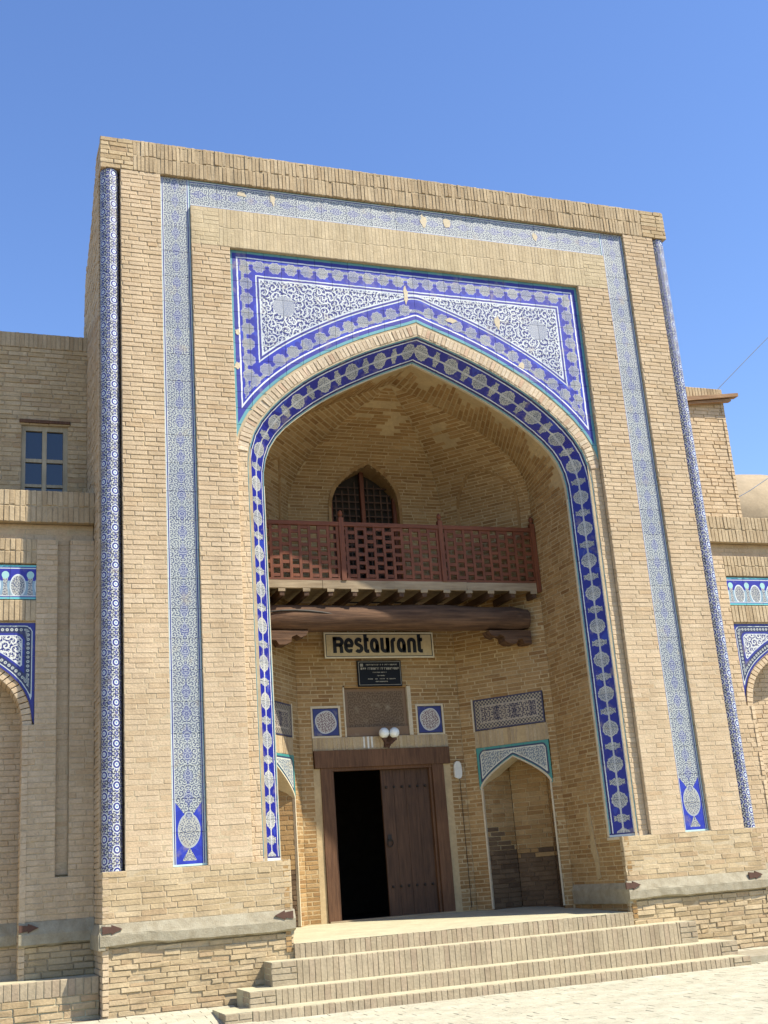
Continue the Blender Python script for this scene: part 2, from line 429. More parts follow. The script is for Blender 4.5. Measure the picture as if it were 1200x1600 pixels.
# ---------------------------------------------------------------- brick laying
class Wall:
    """collects bricks (for one thing) and mortar quads"""
    def __init__(s): s.b = []; s.m = {}
    def brick(s, p, n, mat, depth=.07, jit=.003, ch=.005, proud=0.0):
        """p: 4 corner Vectors (u0v0,u1v0,u1v1,u0v1) on the face, n outward normal"""
        c = (p[0]+p[1]+p[2]+p[3])/4; q = random.uniform(-jit, jit)+proud
        V = []
        for k in range(4):
            V.append(p[k]+n*(q-ch)+Vector([random.uniform(-jit, jit)*.5 for _ in range(3)]))
        for k in range(4):
            d = (c-p[k]); d.normalize(); V.append(p[k]+d*ch*1.6+n*(q+random.uniform(-jit, jit)*.4)+Vector([random.uniform(-jit, jit)*.5 for _ in range(3)]))
        for k in range(4): V.append(p[k]-n*depth)
        if callable(mat): mat = mat(c)
        F = [(4, 5, 6, 7)]+[(k, (k+1) % 4, 4+(k+1) % 4, 4+k) for k in range(4)]+[(8+k, 8+(k+1) % 4, (k+1) % 4, k) for k in range(4)]
        d = CAM-c; area = (p[1]-p[0]).length*(p[3]-p[0]).length
        vis = 1 if cam_sees(c) else .01
        s.b.append((area*max(n.dot(d.normalized()), 0.01)/d.length_squared*vis, V, F, mat))
    def mort(s, p, mat): s.m.setdefault(mat.name, (MB(), mat))[0].quad(*p)
    def courses(s, P, n, z0, z1, iv, mat, mmat, pitch=.068, joint=.011, L=.26, jit=.003, rec=.010, off=0.0, depth=.07, skip=None, Lj=.04, half=.10):
        """P(u,z)->Vector. iv(zmid)->[(a,b)...]. running bond with mortar sheet behind"""
        N = max(1, round((z1-z0)/pitch)); pt = (z1-z0)/N
        for k in range(N):
            a, b = z0+k*pt, z0+(k+1)*pt
            for (ua, ub) in iv((a+b)/2):
                if ub-ua < .012: continue
                mm = mmat((a+b)/2) if callable(mmat) else mmat
                s.mort([P(ua, a)-n*rec, P(ub, a)-n*rec, P(ub, b)-n*rec, P(ua, b)-n*rec], mm)
                u = ua-((k*.5*L+off+random.uniform(-.03, .03)) % L)
                while u < ub-1e-4:
                    w = L+random.uniform(-Lj, Lj) if random.random() > half else L*.52
                    x0, x1 = max(u, ua), min(u+w-joint, ub)
                    if ub-x1 < .03: x1 = ub; w = ub-u+joint
                    if x1-x0 > .02 and not (skip and skip((x0+x1)/2, (a+b)/2)):
                        j = joint/2
                        t0, t1, t2, t3 = [random.uniform(-.0025, .0025) for _ in range(4)]
                        s.brick([P(x0, a+j+t0), P(x1, a+j+t1), P(x1, b-j+t2), P(x0, b-j+t3)], n, mat, depth, jit)
                    u += w
    def soldiers(s, P, n, u0, u1, z0, z1, mat, mmat, w=.066, joint=.010, jit=.004, rec=.010, rows=1, depth=.07, skip=None):
        s.mort([P(u0, z0)-n*rec, P(u1, z0)-n*rec, P(u1, z1)-n*rec, P(u0, z1)-n*rec], mmat)
        N = max(1, round((u1-u0)/w)); wt_ = (u1-u0)/N
        for r in range(rows):
            za, zb = z0+(z1-z0)*r/rows, z0+(z1-z0)*(r+1)/rows
            for k in range(N):
                a, b = u0+k*wt_, u0+(k+1)*wt_; j = joint/2; t = random.uniform(-.012, .012) if rows > 1 else 0
                lo = za+(j if r else 0)+(t if r else 0); hi = zb-(j if r < rows-1 else 0)
                if skip and skip((a+b)/2, (lo+hi)/2): continue
                s.brick([P(a+j, lo), P(b-j, lo), P(b-j, hi), P(a+j, hi)], n, mat, depth, jit)
    def finish(s, thing, nmax=300, nm='brick', jname='brickwork', mname='wall_core'):
        s.b.sort(key=lambda t: -t[0])
        for sc, V, F, mat in s.b[:nmax]: mk(nm, V, F, mat, thing)
        groups = {}
        for sc, V, F, mat in s.b[nmax:]:
            g = groups.setdefault(mat.name, (MB(), mat)); i = len(g[0].v)
            g[0].v += [tuple(v) for v in V]; g[0].f += [tuple(i+k for k in f) for f in F]
        if groups:                             # one joined part with several material slots
            vv, ff, mi, mats = [], [], [], []
            for g, mat in groups.values():
                i = len(vv); vv += g.v; ff += [tuple(i+k for k in f) for f in g.f]; mi += [len(mats)]*len(g.f); mats.append(mat)
            o = mk(jname, vv, ff, mats[0], thing, kind='stuff')
            for m in mats[1:]: o.data.materials.append(m)
            o.data.polygons.foreach_set('material_index', mi)
        for g, mat in s.m.values(): g.build(mname if 'wall' in mname else mname, mat, thing)
def cam_sees(c):
    d = c-CAM; w = d.dot(fw); x = 600+1840.2*d.dot(r2)/w; y = 800-1840.2*d.dot(u2)/w
    return -20 < x < 1220 and -20 < y < 1620
V3 = lambda x, y, z: Vector((x, y, z))
def slab(part, name, p, n, uvs, mat, th=.02, gap=.0022, uv2=None, tilt=.0009, bev=.0009):
    """a tile: quad p with thickness, front eased; uvs per corner"""
    c = (p[0]+p[1]+p[2]+p[3])/4
    q = [v+(c-v).normalized()*gap for v in p]
    f = [v+n*random.uniform(-tilt, tilt) for v in q]
    fi = [v+(c-v).normalized()*bev*1.4+n*bev for v in f]
    b = [v-n*th for v in q]
    V = fi+f+b; U = uvs*3; U2 = uv2*3 if uv2 else None
    F = [(0, 1, 2, 3)]+[(4+k, 4+(k+1) % 4, (k+1) % 4, k) for k in range(4)]+[(8+k, 8+(k+1) % 4, 4+(k+1) % 4, 4+k) for k in range(4)]
    return mk(name, V, F, mat, part, uv=U, uv2=U2)
def smooth_poly(pts, it=3):
    for _ in range(it):
        q = [pts[0]]
        for a, b in zip(pts, pts[1:]):
            q += [(a[0]*.75+b[0]*.25, a[1]*.75+b[1]*.25), (a[0]*.25+b[0]*.75, a[1]*.25+b[1]*.75)]
        pts = q+[pts[-1]]
    return pts
def resample(pts, n):
    d = [0]
    for a, b in zip(pts, pts[1:]): d.append(d[-1]+math.dist(a, b))
    out = []; k = 0
    for i in range(n+1):
        t = d[-1]*i/n
        while k < len(d)-2 and d[k+1] < t: k += 1
        f = (t-d[k])/max(d[k+1]-d[k], 1e-9); out.append(tuple(a+(b-a)*f for a, b in zip(pts[k], pts[k+1])))
    return out
def interp(xs, ys, x):
    if x <= xs[0]: return ys[0]
    for i in range(len(xs)-1):
        if x <= xs[i+1]: return ys[i]+(ys[i+1]-ys[i])*(x-xs[i])/(xs[i+1]-xs[i]+1e-12)
    return ys[-1]

# ================================================================ GROUND
def zg(y): return interp([-200, -14, -1.1, -.35, 0, 400], [-.32, -.30, -.10, -.02, 0.0, 0.0], y)
g = MB(); ys = [-400, -60, -14, -8, -4, -1.1, -.6, -.35, 0, .5, 3, 30, 400]
for a, b in zip(ys, ys[1:]): g.quad((-400, a, zg(a)-.012), (400, a, zg(a)-.012), (400, b, zg(b)-.012), (-400, b, zg(b)-.012))
ground = g.build('ground', M_GROUND, kind='structure')
gw = Wall()
y = -.02; row = 0
while y > -7.0:
    x = -6.0-(row % 2)*.15
    while x < 11.0:
        w = .30+random.uniform(-.015, .015)
        if not (-3.2 < x < 3.1 and y > -.95):
            zz = random.uniform(-.002, .002)
            gw.brick([V3(x, y-.145, zg(y-.145)+zz), V3(x+w-.005, y-.145, zg(y-.145)+zz), V3(x+w-.005, y, zg(y)+zz), V3(x, y, zg(y)+zz)], V3(0, 0, 1), M_PAVE, .012, .0012, .0025)
        x += w
    y -= .150; row += 1
gw.mort([V3(-6.2, -7.2, zg(-7.2)-.006), V3(11.2, -7.2, zg(-7.2)-.006), V3(11.2, -1.1, zg(-1.1)-.006), V3(-6.2, -1.1, zg(-1.1)-.006)], M_PAVBED)
gw.mort([V3(-6.2, -1.1, zg(-1.1)-.006), V3(11.2, -1.1, zg(-1.1)-.006), V3(11.2, .3, -.006), V3(-6.2, .3, -.006)], M_PAVBED)
gw.finish(ground, 300, 'paver', 'paving', 'paving_bed')

# ================================================================ PORTAL
DR = .075                                          # depth of the recessed planes
XO, XG, XB, XI, XR, XJ = 4.46, 4.20, 3.66, 3.25, 2.72, 2.265
ZT, ZC, ZB0, ZIT, ZRT = 11.20, 10.72, 1.53, 10.286, 9.70
portal = empty('portal', (0, 1.2, 0), label='tall buff brick entrance portal with blue tile bands around a deep pointed arch', category='portal')
PW = Wall()
Fy = lambda y: (lambda u, z: V3(u, y, z))
NF = V3(0, -1, 0)
# ---- arch curves
OUT = smooth_poly([(2.57, 6.35), (2.57, 6.62), (2.50, 6.96), (2.32, 7.26), (2.05, 7.55), (1.65, 7.87), (1.05, 8.21), (.55, 8.43), (0, 8.63)], 2)
INN = smooth_poly([(2.29, 6.35), (2.285, 6.60), (2.21, 6.88), (2.05, 7.13), (1.77, 7.38), (1.36, 7.68), (.68, 8.04), (0, 8.33)], 2)
NA = 17
OUT = resample(OUT, NA); INN = resample(INN, NA)
def full(c): return [(-x, z) for x, z in c]+[(x, z) for x, z in reversed(c[:-1])]
def offset(c, d):                               # outward offset of right half curve
    out = []
    for i, p in enumerate(c):
        a, b = c[max(i-1, 0)], c[min(i+1, len(c)-1)]
        t = Vector((b[0]-a[0], b[1]-a[1])).normalized(); n = Vector((t.y, -t.x))
        out.append((p[0]+n.x*d, p[1]+n.y*d))
    out[-1] = (0, c[-1][1]+d*1.10)
    return out
OUTF = resample(OUT, 60)
RIM = offset(OUTF, .20)
rimx = [p[0] for p in reversed(RIM)]; rimz = [p[1] for p in reversed(RIM)]
outx = [p[0] for p in reversed(OUTF)]; outz = [p[1] for p in reversed(OUTF)]
def zrim(x): return interp(rimx, rimz, abs(x))
def zout(x): return interp(outx, outz, abs(x)) if abs(x) < 2.565 else 1.5
# ---- front brickwork
def iv_main(z):
    r = []
    for s in (-1, 1):
        for a, b in ((XR, XI), (XB, XG)):
            if b == XI and z > ZRT: continue
            r.append((a, b) if s > 0 else (-b, -a))
    return r
BZ = .97
def iv_base(z): return [(-XO, -XJ), (XJ, XO)]
PW.courses(Fy(0), NF, BZ, ZB0, iv_base, M_BRICK_OLD, M_MORTAR_PALE, joint=.007, rec=.004, jit=.004, L=.30, pitch=.062)
for k_, (za_, zb_) in enumerate(((ZB0, 3.3), (3.3, 4.4), (4.4, 5.2), (5.2, 6.2), (6.2, ZRT))):   # joints get deeper and wider higher up
    PW.courses(Fy(0), NF, za_, zb_, iv_main, M_BRICK, M_MORTAR_PALE if k_ < 2 else M_MORTAR, joint=(.0055, .0065, .008, .009, .010)[k_], rec=(.0025, .0035, .0045, .0055, .007)[k_], jit=(.002, .0022, .0025, .0028, .003)[k_], pitch=.0625, L=.275, half=.05)
PW.courses(Fy(0), NF, ZRT, ZIT, lambda z: [(-XI, -2.86), (2.86, XI)], M_LINTEL, M_MORTAR_PALE, joint=.006, rec=.003, jit=.0015)
PW.courses(Fy(0), NF, ZRT, ZC, lambda z: [(-XG, -XB), (XB, XG)], M_BRICK, M_MORTAR, joint=.010, rec=.007, jit=.003, pitch=.0625, L=.275, half=.05)
PW.soldiers(Fy(0), NF, -2.86, 2.86, ZRT, ZIT, M_LINTEL, M_MORTAR_PALE, w=.055, joint=.004, jit=.0012, rec=.003, rows=2)
# rough base below the ledge
def holes(u, z): return random.random() < .035
PW.courses(Fy(.012), NF, -.06, .71, iv_base, M_BRICK_OLD, M_MORTAR, joint=.010, rec=.011, jit=.008, L=.25, skip=holes, Lj=.08, pitch=.058)
# left flank (facing -X) and right flank
prof = [(.60, 11.19), (.72, 10.97), (1.1, 10.62), (1.3, 10.45), (1.75, 10.2), (1.95, 10.05), (2.1, 9.5), (2.25, 9.0), (3.05, 8.7), (3.05, 0)]
pzs = [p[1] for p in reversed(prof)]; pys = [p[0] for p in reversed(prof)]
def iv_flank(z):
    y0 = 0 if (z < ZB0 or z > ZC) else .27
    return [(y0, .82 if z < 6.0 else (1.72 if z < 8.9 else interp(pzs, pys, z)))]
for s in (-1, 1):
    PW.courses((lambda s: lambda u, z: V3(s*XO, u, z))(s), V3(s, 0, 0), -.05, ZT-.01, iv_flank, M_BRICK, M_MORTAR, jit=.004)
    for y0, nn in ((.27, NF),):
        PW.courses(Fy(.27), NF, ZB0, ZC, (lambda s: lambda z: [(XG, XO)] if s > 0 else [(-XO, -XG)])(s), M_BRICK, M_MORTAR)
# strips of brick beside the arch band, recessed plane
for s in (-1, 1):
    PW.courses(Fy(DR), NF, ZB0, 6.92, (lambda s: lambda z: [(2.575, XR)] if s > 0 else [(-XR, -2.575)])(s), M_BRICK, M_MORTAR_PALE, L=.16, jit=.002, joint=.008, rec=.005)
# reveal faces of recesses (bricks seen end-on)
for s in (-1, 1):
    for xx, d in ((XR, -s), (XI, s), (XB, -s)):
        PW.courses((lambda xx: lambda u, z: V3(xx, u, z))(s*xx), V3(d, 0, 0), ZB0, ZRT, lambda z: [(.012, DR)], M_BRICK, M_MORTAR, L=.08, jit=.002)
PW.courses((lambda u, z: V3(-XG, u, z)), V3(-1, 0, 0), ZB0, ZC, lambda z: [(.012, .27)], M_BRICK, M_MORTAR, L=.2, jit=.002)
PW.courses((lambda u, z: V3(XG, u, z)), V3(1, 0, 0), ZB0, ZC, lambda z: [(.012, .27)], M_BRICK, M_MORTAR, L=.2, jit=.002)

# ---- inner faces of the porch (half octagon) and vault
PL = [(2.29, 0.0), (2.29, 1.55), (1.3, 2.75), (-1.3, 2.75), (-2.29, 1.55), (-2.29, 0.0)]
ZF0, ZF1, ZSP = .585, .68, 6.55
def frame(a, b):
    a, b = Vector((*a, 0)), Vector((*b, 0)); d = (b-a).normalized(); n = V3(-d.y, d.x, 0)
    return (lambda u, z: a+d*u+V3(0, 0, z)), n, (b-a).length
NS0, NS1, NSC, NSHW = .25, 1.41, .83, .565       # niche on the slanting walls
NARCH = resample(smooth_poly([(1, 0), (.97, .30), (.80, .58), (.42, .84), (0, 1.0)], 2), 12)   # normalised half arch
NPT = resample(smooth_poly([(1, 0), (.93, .20), (.66, .50), (.32, .78), (0, 1.0)], 2), 12)
def arch_hw(z, z0, rise):                        # half width factor at z
    t = (z-z0)/rise
    if t <= 0: return 1.0
    if t >= 1: return 0.0
    return interp([p[1] for p in NARCH], [p[0] for p in NARCH], t)
def cut(lo, hi, hs):
    r = [(lo, hi)]
    for a, b in hs:
        q = []
        for x, y in r:
            if b <= x or a >= y: q.append((x, y)); continue
            if a > x: q.append((x, a))
            if b < y: q.append((b, y))
        r = q
    return r
WHW, WZ0, WRISE = .57, 6.85, .68                 # upper window (balcony doorway)
def win_hole(z):
    if z < 5.35 or z > WZ0+WRISE: return []
    h = WHW*arch_hw(z, WZ0, WRISE); return [(1.3-h+.015, 1.3+h+.015)]
def iv_back(z):                                   # u measured from +X corner, x = 1.3-u
    hs = list(win_hole(z))
    if z < 3.08: hs.append((1.3-1.06, 1.3+1.10))
    elif z < 3.28: hs.append((1.3-1.06, 1.3+1.10))
    if 3.28 < z < 3.75: hs += [(1.3+.64, 1.3+1.10), (1.3-1.03, 1.3-.58)]
    if 3.27 < z < 4.02: hs.append((1.3-.47, 1.3+.58))
    return cut(0, 2.6, hs)
def iv_slant(flip):
    def f(z):
        L = math.dist(PL[1], PL[2]); hs = []
        if z < 2.44:
            hs.append((NSC-NSHW, NSC+NSHW))
        elif z < 3.27: hs.append((NS0-.03, NS1+.03))
        elif z < 3.76: hs.append((NS0-.01, NS1+.01))
        if flip: hs = [(a, b) for a, b in hs]
        else: hs = [(L-b, L-a) for a, b in hs]
        return cut(0, L, hs)
    return f
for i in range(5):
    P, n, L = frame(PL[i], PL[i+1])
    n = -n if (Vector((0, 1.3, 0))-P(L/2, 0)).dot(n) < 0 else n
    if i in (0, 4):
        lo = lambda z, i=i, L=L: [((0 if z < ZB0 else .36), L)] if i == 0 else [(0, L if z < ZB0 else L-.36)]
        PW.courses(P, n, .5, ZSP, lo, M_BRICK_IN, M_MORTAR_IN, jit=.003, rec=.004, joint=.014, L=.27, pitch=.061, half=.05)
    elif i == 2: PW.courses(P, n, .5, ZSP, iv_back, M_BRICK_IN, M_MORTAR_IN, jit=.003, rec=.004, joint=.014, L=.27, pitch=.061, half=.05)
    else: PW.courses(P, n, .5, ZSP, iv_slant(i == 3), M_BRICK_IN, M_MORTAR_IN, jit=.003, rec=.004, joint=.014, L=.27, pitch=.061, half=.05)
# vault
VK = smooth_poly([(1, ZSP), (1.0, 6.85), (.965, 7.15), (.84, 7.5), (.66, 7.78), (.44, 8.02), (.2, 8.24), (0, 8.40)], 2)
NV = 44
VK = resample(VK, NV); INV = resample([(2.29, ZSP)]+[p for p in INN if p[1] > ZSP], NV)
def vpt(i, t):                                   # plan corner i at vault row t
    if i in (0, 5):
        x, z = INV[t]; return V3(x if i == 0 else -x, .36, z)
    k, z = VK[t]; x, y_ = PL[i]; return V3(x*k, 1.3+(y_-1.3)*k, z)
def kz(z): return interp([p[1] for p in VK], [p[0] for p in VK], z)
blobs = [(2, .30, 33, .16, 5), (1, .55, 27, .15, 4), (2, .72, 36, .10, 3)]
def patch(i, f, t, x):
    for (bi, bf, bt, rf, rt_) in blobs:
        if i == bi and ((f-bf)/rf)**2+((t-bt)/rt_)**2 < 1+.3*math.sin(f*31+t): return True
    if i in (0, 4):                               # smooth plaster close to the arch band
        g_ = f if i == 0 else 1-f
        if g_ < .26+.12*math.sin(t*.7)+(.25 if t > 37 else 0): return True
    return False
for t in range(NV):
    for i in range(5):
        a, b, c, d = vpt(i, t), vpt(i+1, t), vpt(i+1, t+1), vpt(i, t+1)
        ctr = (a+b+c+d)/4; n = (b-a).cross(d-a)
        if n.length < 1e-9: n = (b-a).cross(c-a)
        if n.length < 1e-9: continue
        n.normalize()
        if n.dot(V3(0, 1.0, 6.5)-ctr) < 0: n = -n
        zm = ctr.z
        segs = [(0., 1.)]
        Lm = ((b-a).length+(c-d).length)/2
        if i == 2:
            hh = win_hole(zm)
            if hh:
                xw = [1.3-h for h in hh[0]]; half = Lm/2
                segs = cut(0, 1, [((half-xw[0])/Lm, (half-xw[1])/Lm)])
        for (f0, f1) in segs:
            q = lambda f, g_: (a.lerp(b, f)).lerp(d.lerp(c, f), g_)
            PW.mort([q(f0, 0)-n*.004, q(f1, 0)-n*.004, q(f1, 1)-n*.004, q(f0, 1)-n*.004], M_MORTAR_IN)
            if Lm < .1: continue
            u = f0-((t*.5*.26/Lm+random.random()*.05) % (.26/Lm))
            while u < f1-1e-4:
                w = (.26+random.uniform(-.04, .04))/Lm
                x0, x1 = max(u, f0), min(u+w-.011/Lm, f1)
                if (x1-x0)*Lm > .03 and not patch(i, (x0+x1)/2, t, 0):
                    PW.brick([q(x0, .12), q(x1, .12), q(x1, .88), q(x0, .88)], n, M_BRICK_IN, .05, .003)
                u += w
shl = MB()                                         # continuous shell behind the porch masonry
push = lambda v: V3(v.x*1.012+(.02 if v.x > 0 else -.02)*(abs(v.x) > .05), 1.3+(v.y-1.3)*1.012+(.02 if v.y > 1.3 else 0), v.z+.02)
for t in range(NV):
    for i in range(5):
        q4 = [push(vpt(i, t)), push(vpt(i+1, t)), push(vpt(i+1, t+1)), push(vpt(i, t+1))]
        if i == 2 and q4[0].z < WZ0+WRISE:
            for f0, f1 in ((0, .22), (.78, 1)): shl.quad(q4[0].lerp(q4[1], f0), q4[0].lerp(q4[1], f1), q4[3].lerp(q4[2], f1), q4[3].lerp(q4[2], f0))
        else: shl.quad(*q4)
for i in range(1, 5):                              # pilaster strips closing the wall corners
    x_, y_ = PL[i]; shl.box(x_*1.012-.03+(.045 if x_ > 0 else -.045)*.6, x_*1.012+.03+(.045 if x_ > 0 else -.045)*.6, y_+.012, y_+.07, .4, ZSP+.1)
shl.build('vault_shell', M_MORTAR_IN, portal)
PW.finish(portal)

# ---- solid core behind the facing
core = MB()
for s in (-1, 1):
    bx = lambda a, b, *r: core.box(min(s*a, s*b), max(s*a, s*b), *r)
    bx(XR+.012, XI-.012, .013, .29, ZB0-.05, ZIT-.01)
    bx(XB+.012, XG-.012, .013, .29, ZB0-.05, ZC+.02)
    bx(XG-.014, XO-.012, .283, .62, ZB0-.05, ZC+.02)
    bx(XJ+.04, XO-.012, .045, .62, -.1, ZB0-.012)
    core.prism([(.31, -.1)]+[(y_-.012, z_) for y_, z_ in reversed(prof)]+[(.31, 11.18)], 0, s*2.62, s*(XO-.012))
core.box(-XI+.012, XI-.012, .013, .29, ZRT+.008, ZIT-.008)
core.box(-XO+.012, XO-.012, .013, .60, ZC+.008, ZT-.02)
core.box(-2.62, 2.62, .32, .58, 8.8, 11.18)
core.box(-2.7, 2.7, .50, 3.06, 8.70, 8.85)
core.box(-4.4, 4.4, 3.03, 3.08, 3.42, 8.75)
n_ = 90                                           # backing above the arch, in the recessed plane
for k in range(n_):
    a, b = -XB+2*XB*k/n_, -XB+2*XB*(k+1)/n_
    za, zb = zout(a)-.0, zout(b)-.0
    if abs(a) > 2.56 or abs(b) > 2.56: za = zb = 1.45
    core.quad((a, DR+.010, za), (b, DR+.010, zb), (b, DR+.010, 10.75), (a, DR+.010, 10.75))
core.build('wall_core', M_MORTAR, portal)
sh = MB()                                          # top of base: little weathered sill under the recesses
for s in (-1, 1):
    for a, b in ((XJ, XR+.0), (XI, XB), (XG, XO)):
        a_, b_ = sorted((s*a, s*b)); sh.box(a_+.004, b_-.004, .006, .40, ZB0-.03, ZB0+.004, .002)
sh.build('recess_sill', M_PLASTER, portal)

# ---- coping course
cop = empty('coping', (0, 0, ZC), portal)
CW = Wall()
CW.soldiers(Fy(-.004), NF, -4.03, 4.03, ZC, ZT, M_SOLD, M_MORTAR, w=.054, joint=.009, jit=.007, rec=.010, rows=2)
CW.courses(Fy(-.004), NF, ZC, ZT, lambda z: [(-XO-.01, -4.03), (4.03, XO+.01)], M_BRICK_OLD, M_MORTAR, jit=.005)
CW.b = [b for b in CW.b]
u = -XO
while u < XO-.1:                                      # uneven top bricks along the skyline
    w = .12+random.uniform(-.02, .05)
    CW.brick([V3(u, .0, ZT), V3(u+w-.01, .0, ZT), V3(u+w-.01, .58, ZT+random.choice((0, 0, .01, .022))+random.uniform(-.004, .012)), V3(u, .58, ZT+random.choice((0, 0, .01, .022))+random.uniform(-.004, .012))], V3(0, 0, 1), M_BRICK_OLD, .03, .008)
    u += w
CW.finish(cop, 300, 'brick', 'brickwork', 'coping_core')

# ---- stone ledge round the base
def ledge(parent, x0, x1, y, flip=1, zl=(.97, .865, .725), name='stone_ledge', side=None):
    m = MB(); n = max(2, int(abs(x1-x0)/.09)); rows = []
    for k in range(n+1):
        x = x0+(x1-x0)*k/n
        j = lambda a: random.uniform(-a, a)
        er = max(0, math.sin(x*2.3+1)*math.sin(x*5.1))*.018
        rows.append([(x, y+.03, zl[0]+.005), (x, y-.004, zl[0]+j(.002)), (x, y-.045+j(.004), zl[1]+j(.004)), (x, y-.052+j(.003)+er*.3, zl[1]-.02), (x, y-.05+j(.003)+er*.5, zl[2]+.02+er+j(.004)), (x, y-.02+er*.3, zl[2]+er+j(.006)), (x, y+.05, zl[2])])
    for a, b in zip(rows, rows[1:]):
        for k in range(6): m.quad(a[k], b[k], b[k+1], a[k+1])
    for r in (rows[0], rows[-1]):
        i = len(m.v); m.v += r; m.uv += [(0, 0)]*7; m.f.append(tuple(range(i, i+7)))
    return m.build(name, M_STONE, parent)
ledge(portal, -XO-.03, -XJ+.02, 0); ledge(portal, XJ-.02, XO+.03, 0)
lm = MB()
lm.prism([(-XO-.048, .86), (-XO-.045, .70), (-XO+.03, .70), (-XO+.03, .97), (-XO-.003, .97)], 1, -.04, .82)   # flank return
for s in (-1, 1):
    lm.prism([(s*(2.29-.035), .87), (s*(2.29-.03), .69), (s*2.31, .69), (s*2.31, .95), (s*2.287, .95)], 1, .0, 1.53)
lm.build('stone_ledge', M_STONE, portal)
def clamp(parent, x, y, z, d):
    m = MB(); t = .012
    pts = [(0, -.045), (.10, -.032), (.10, -.055), (.15, -.03), (.22, 0), (.15, .03), (.10, .05), (.10, .028), (0, .04)]
    m.prism([(x+d*a, z+b) for a, b in pts], 1, y-t, y+t)
    return m.build('ledge_clamp', M_RUST, parent)
for x, d in ((-XO-.005, 1), (-XJ-.01, -1), (XJ-.06, 1), (4.12, 1)): clamp(portal, x, -.045, .915, d)

# ---- blue tile band (three straight runs)
band = empty('tile_band', (0, .12, ZB0), portal)
YB = .052
def run(part, P, n, L, w, uoff, tl, mat, rows=1):
    N = max(1, round(L/tl))
    for k in range(N):
        a, b = L*k/N, L*(k+1)/N
        for r in range(rows):
            va, vb = w*r/rows, w*(r+1)/rows
            slab(part, 'tile', [P(a, va), P(b, va), P(b, vb), P(a, vb)], n, [(uoff+a, va), (uoff+b, va), (uoff+b, vb), (uoff+a, vb)], mat)
HB = ZC-ZB0
for s in (-1, 1):
    run(band, (lambda s: lambda u, v: V3(s*(XB-v), YB, ZB0+.006+u))(s), NF, HB-.01, BW, 0, .38, M_BAND)
run(band, lambda u, v: V3(-XI+u, YB, ZC-.004-v*(ZC-ZIT)/BW), NF, 2*XI, BW, 20.0, .38, M_BAND, rows=1)
# repair patches of plaster on the top run
def blotch(parent, pts, y, mat=None, name='plaster_patch'):
    cx_ = sum(p[0] for p in pts)/4; cz_ = sum(p[1] for p in pts)/4; w_ = abs(pts[1][0]-pts[0][0])*.62; h_ = abs(pts[3][1]-pts[0][1])*.58
    pts = [(cx_+w_*random.uniform(.55, 1.15)*math.cos(t*math.pi/7), cz_+h_*random.uniform(.55, 1.15)*math.sin(t*math.pi/7)) for t in range(14)]
    m = MB(); m.prism(pts, 1, y-.003, y+.01); return m.build(name, mat or M_PLASTER, parent)
for cx, cz, w, h in ((-2.52, 10.60, .07, .05), (.25, 10.53, .05, .10), (.62, 10.55, .06, .09), (-2.06, 10.58, .03, .10), (2.1, 10.50, .04, .06)):
    blotch(band, [(cx-w, cz-h), (cx+w*.8, cz-h*.8), (cx+w, cz+h*.7), (cx-w*.6, cz+h)], YB-.002)

# ---- spandrel
span = empty('spandrel_panel', (0, .12, 7), portal)
RIMF = full(RIM); cumd = [0]
for a, b in zip(RIMF, RIMF[1:]): cumd.append(cumd[-1]+math.dist(a, b))
def arc_sd(x, z):
    best = (9, 0)
    for k in range(len(RIMF)-1):
        a, b = RIMF[k], RIMF[k+1]; dx, dz = b[0]-a[0], b[1]-a[1]; l2 = dx*dx+dz*dz
        t = max(0, min(1, ((x-a[0])*dx+(z-a[1])*dz)/l2)); d = math.hypot(x-a[0]-t*dx, z-a[1]-t*dz)
        if d < best[0]: best = (d, cumd[k]+t*math.sqrt(l2))
    return best[1], best[0]
YB = DR-.006
TS = SX/11
nz_ = 12; zlo = 6.86; tz = (SZ-zlo)/nz_
for ix in range(-11, 11):
    for iz in range(nz_):
        x0, x1 = ix*TS+.002, (ix+1)*TS-.002; z0, z1 = zlo+iz*tz+.002, zlo+(iz+1)*tz-.002
        nc = 6; cols = []
        for k in range(nc+1):
            x = x0+(x1-x0)*k/nc; lo = max(z0, zrim(x)+.002)
            cols.append((x, min(lo, z1)))
        if all(z1-l < .004 for x, l in cols): continue
        m = MB(); uv2 = []; q = random.uniform(-.0008, .0008)
        rows_ = 3 if any(l > z0+.001 for x, l in cols) or True else 1
        grid = []
        for x, l in cols:
            grid.append([(x, YB+q, l+(z1-l)*r/rows_) for r in range(rows_+1)])
        for k in range(nc):
            if z1-cols[k][1] < .001 and z1-cols[k+1][1] < .001: continue
            for r in range(rows_): m.quad(grid[k][r], grid[k+1][r], grid[k+1][r+1], grid[k][r+1])
            for p_, s_ in ((grid[k][0], grid[k+1][0]), (grid[k][-1], grid[k+1][-1])):
                m.quad(p_, s_, (s_[0], s_[1]+.018, s_[2]), (p_[0], p_[1]+.018, p_[2]))
        for gc in (grid[0], grid[-1]):
            m.quad(gc[0], gc[-1], (gc[-1][0], gc[-1][1]+.018, gc[-1][2]), (gc[0][0], gc[0][1]+.018, gc[0][2]))
        if m.v: mk('tile', m.v, m.f, M_SPAN, span, uv=[(v[0], v[2]) for v in m.v], uv2=[arc_sd(v[0], v[2]) for v in m.v])
for cx, cz, w, h in ((-.13, 9.27, .035, .13), (1.30, 8.98, .05, .10), (-2.66, 7.95, .05, .05), (-2.64, 8.45, .035, .04), (.55, 8.93, .10, .035), (1.62, 8.30, .06, .05)):
    blotch(span, [(cx-w, cz-h), (cx+w*.7, cz-h*.9), (cx+w, cz+h*.6), (cx-w*.5, cz+h)], YB-.002)

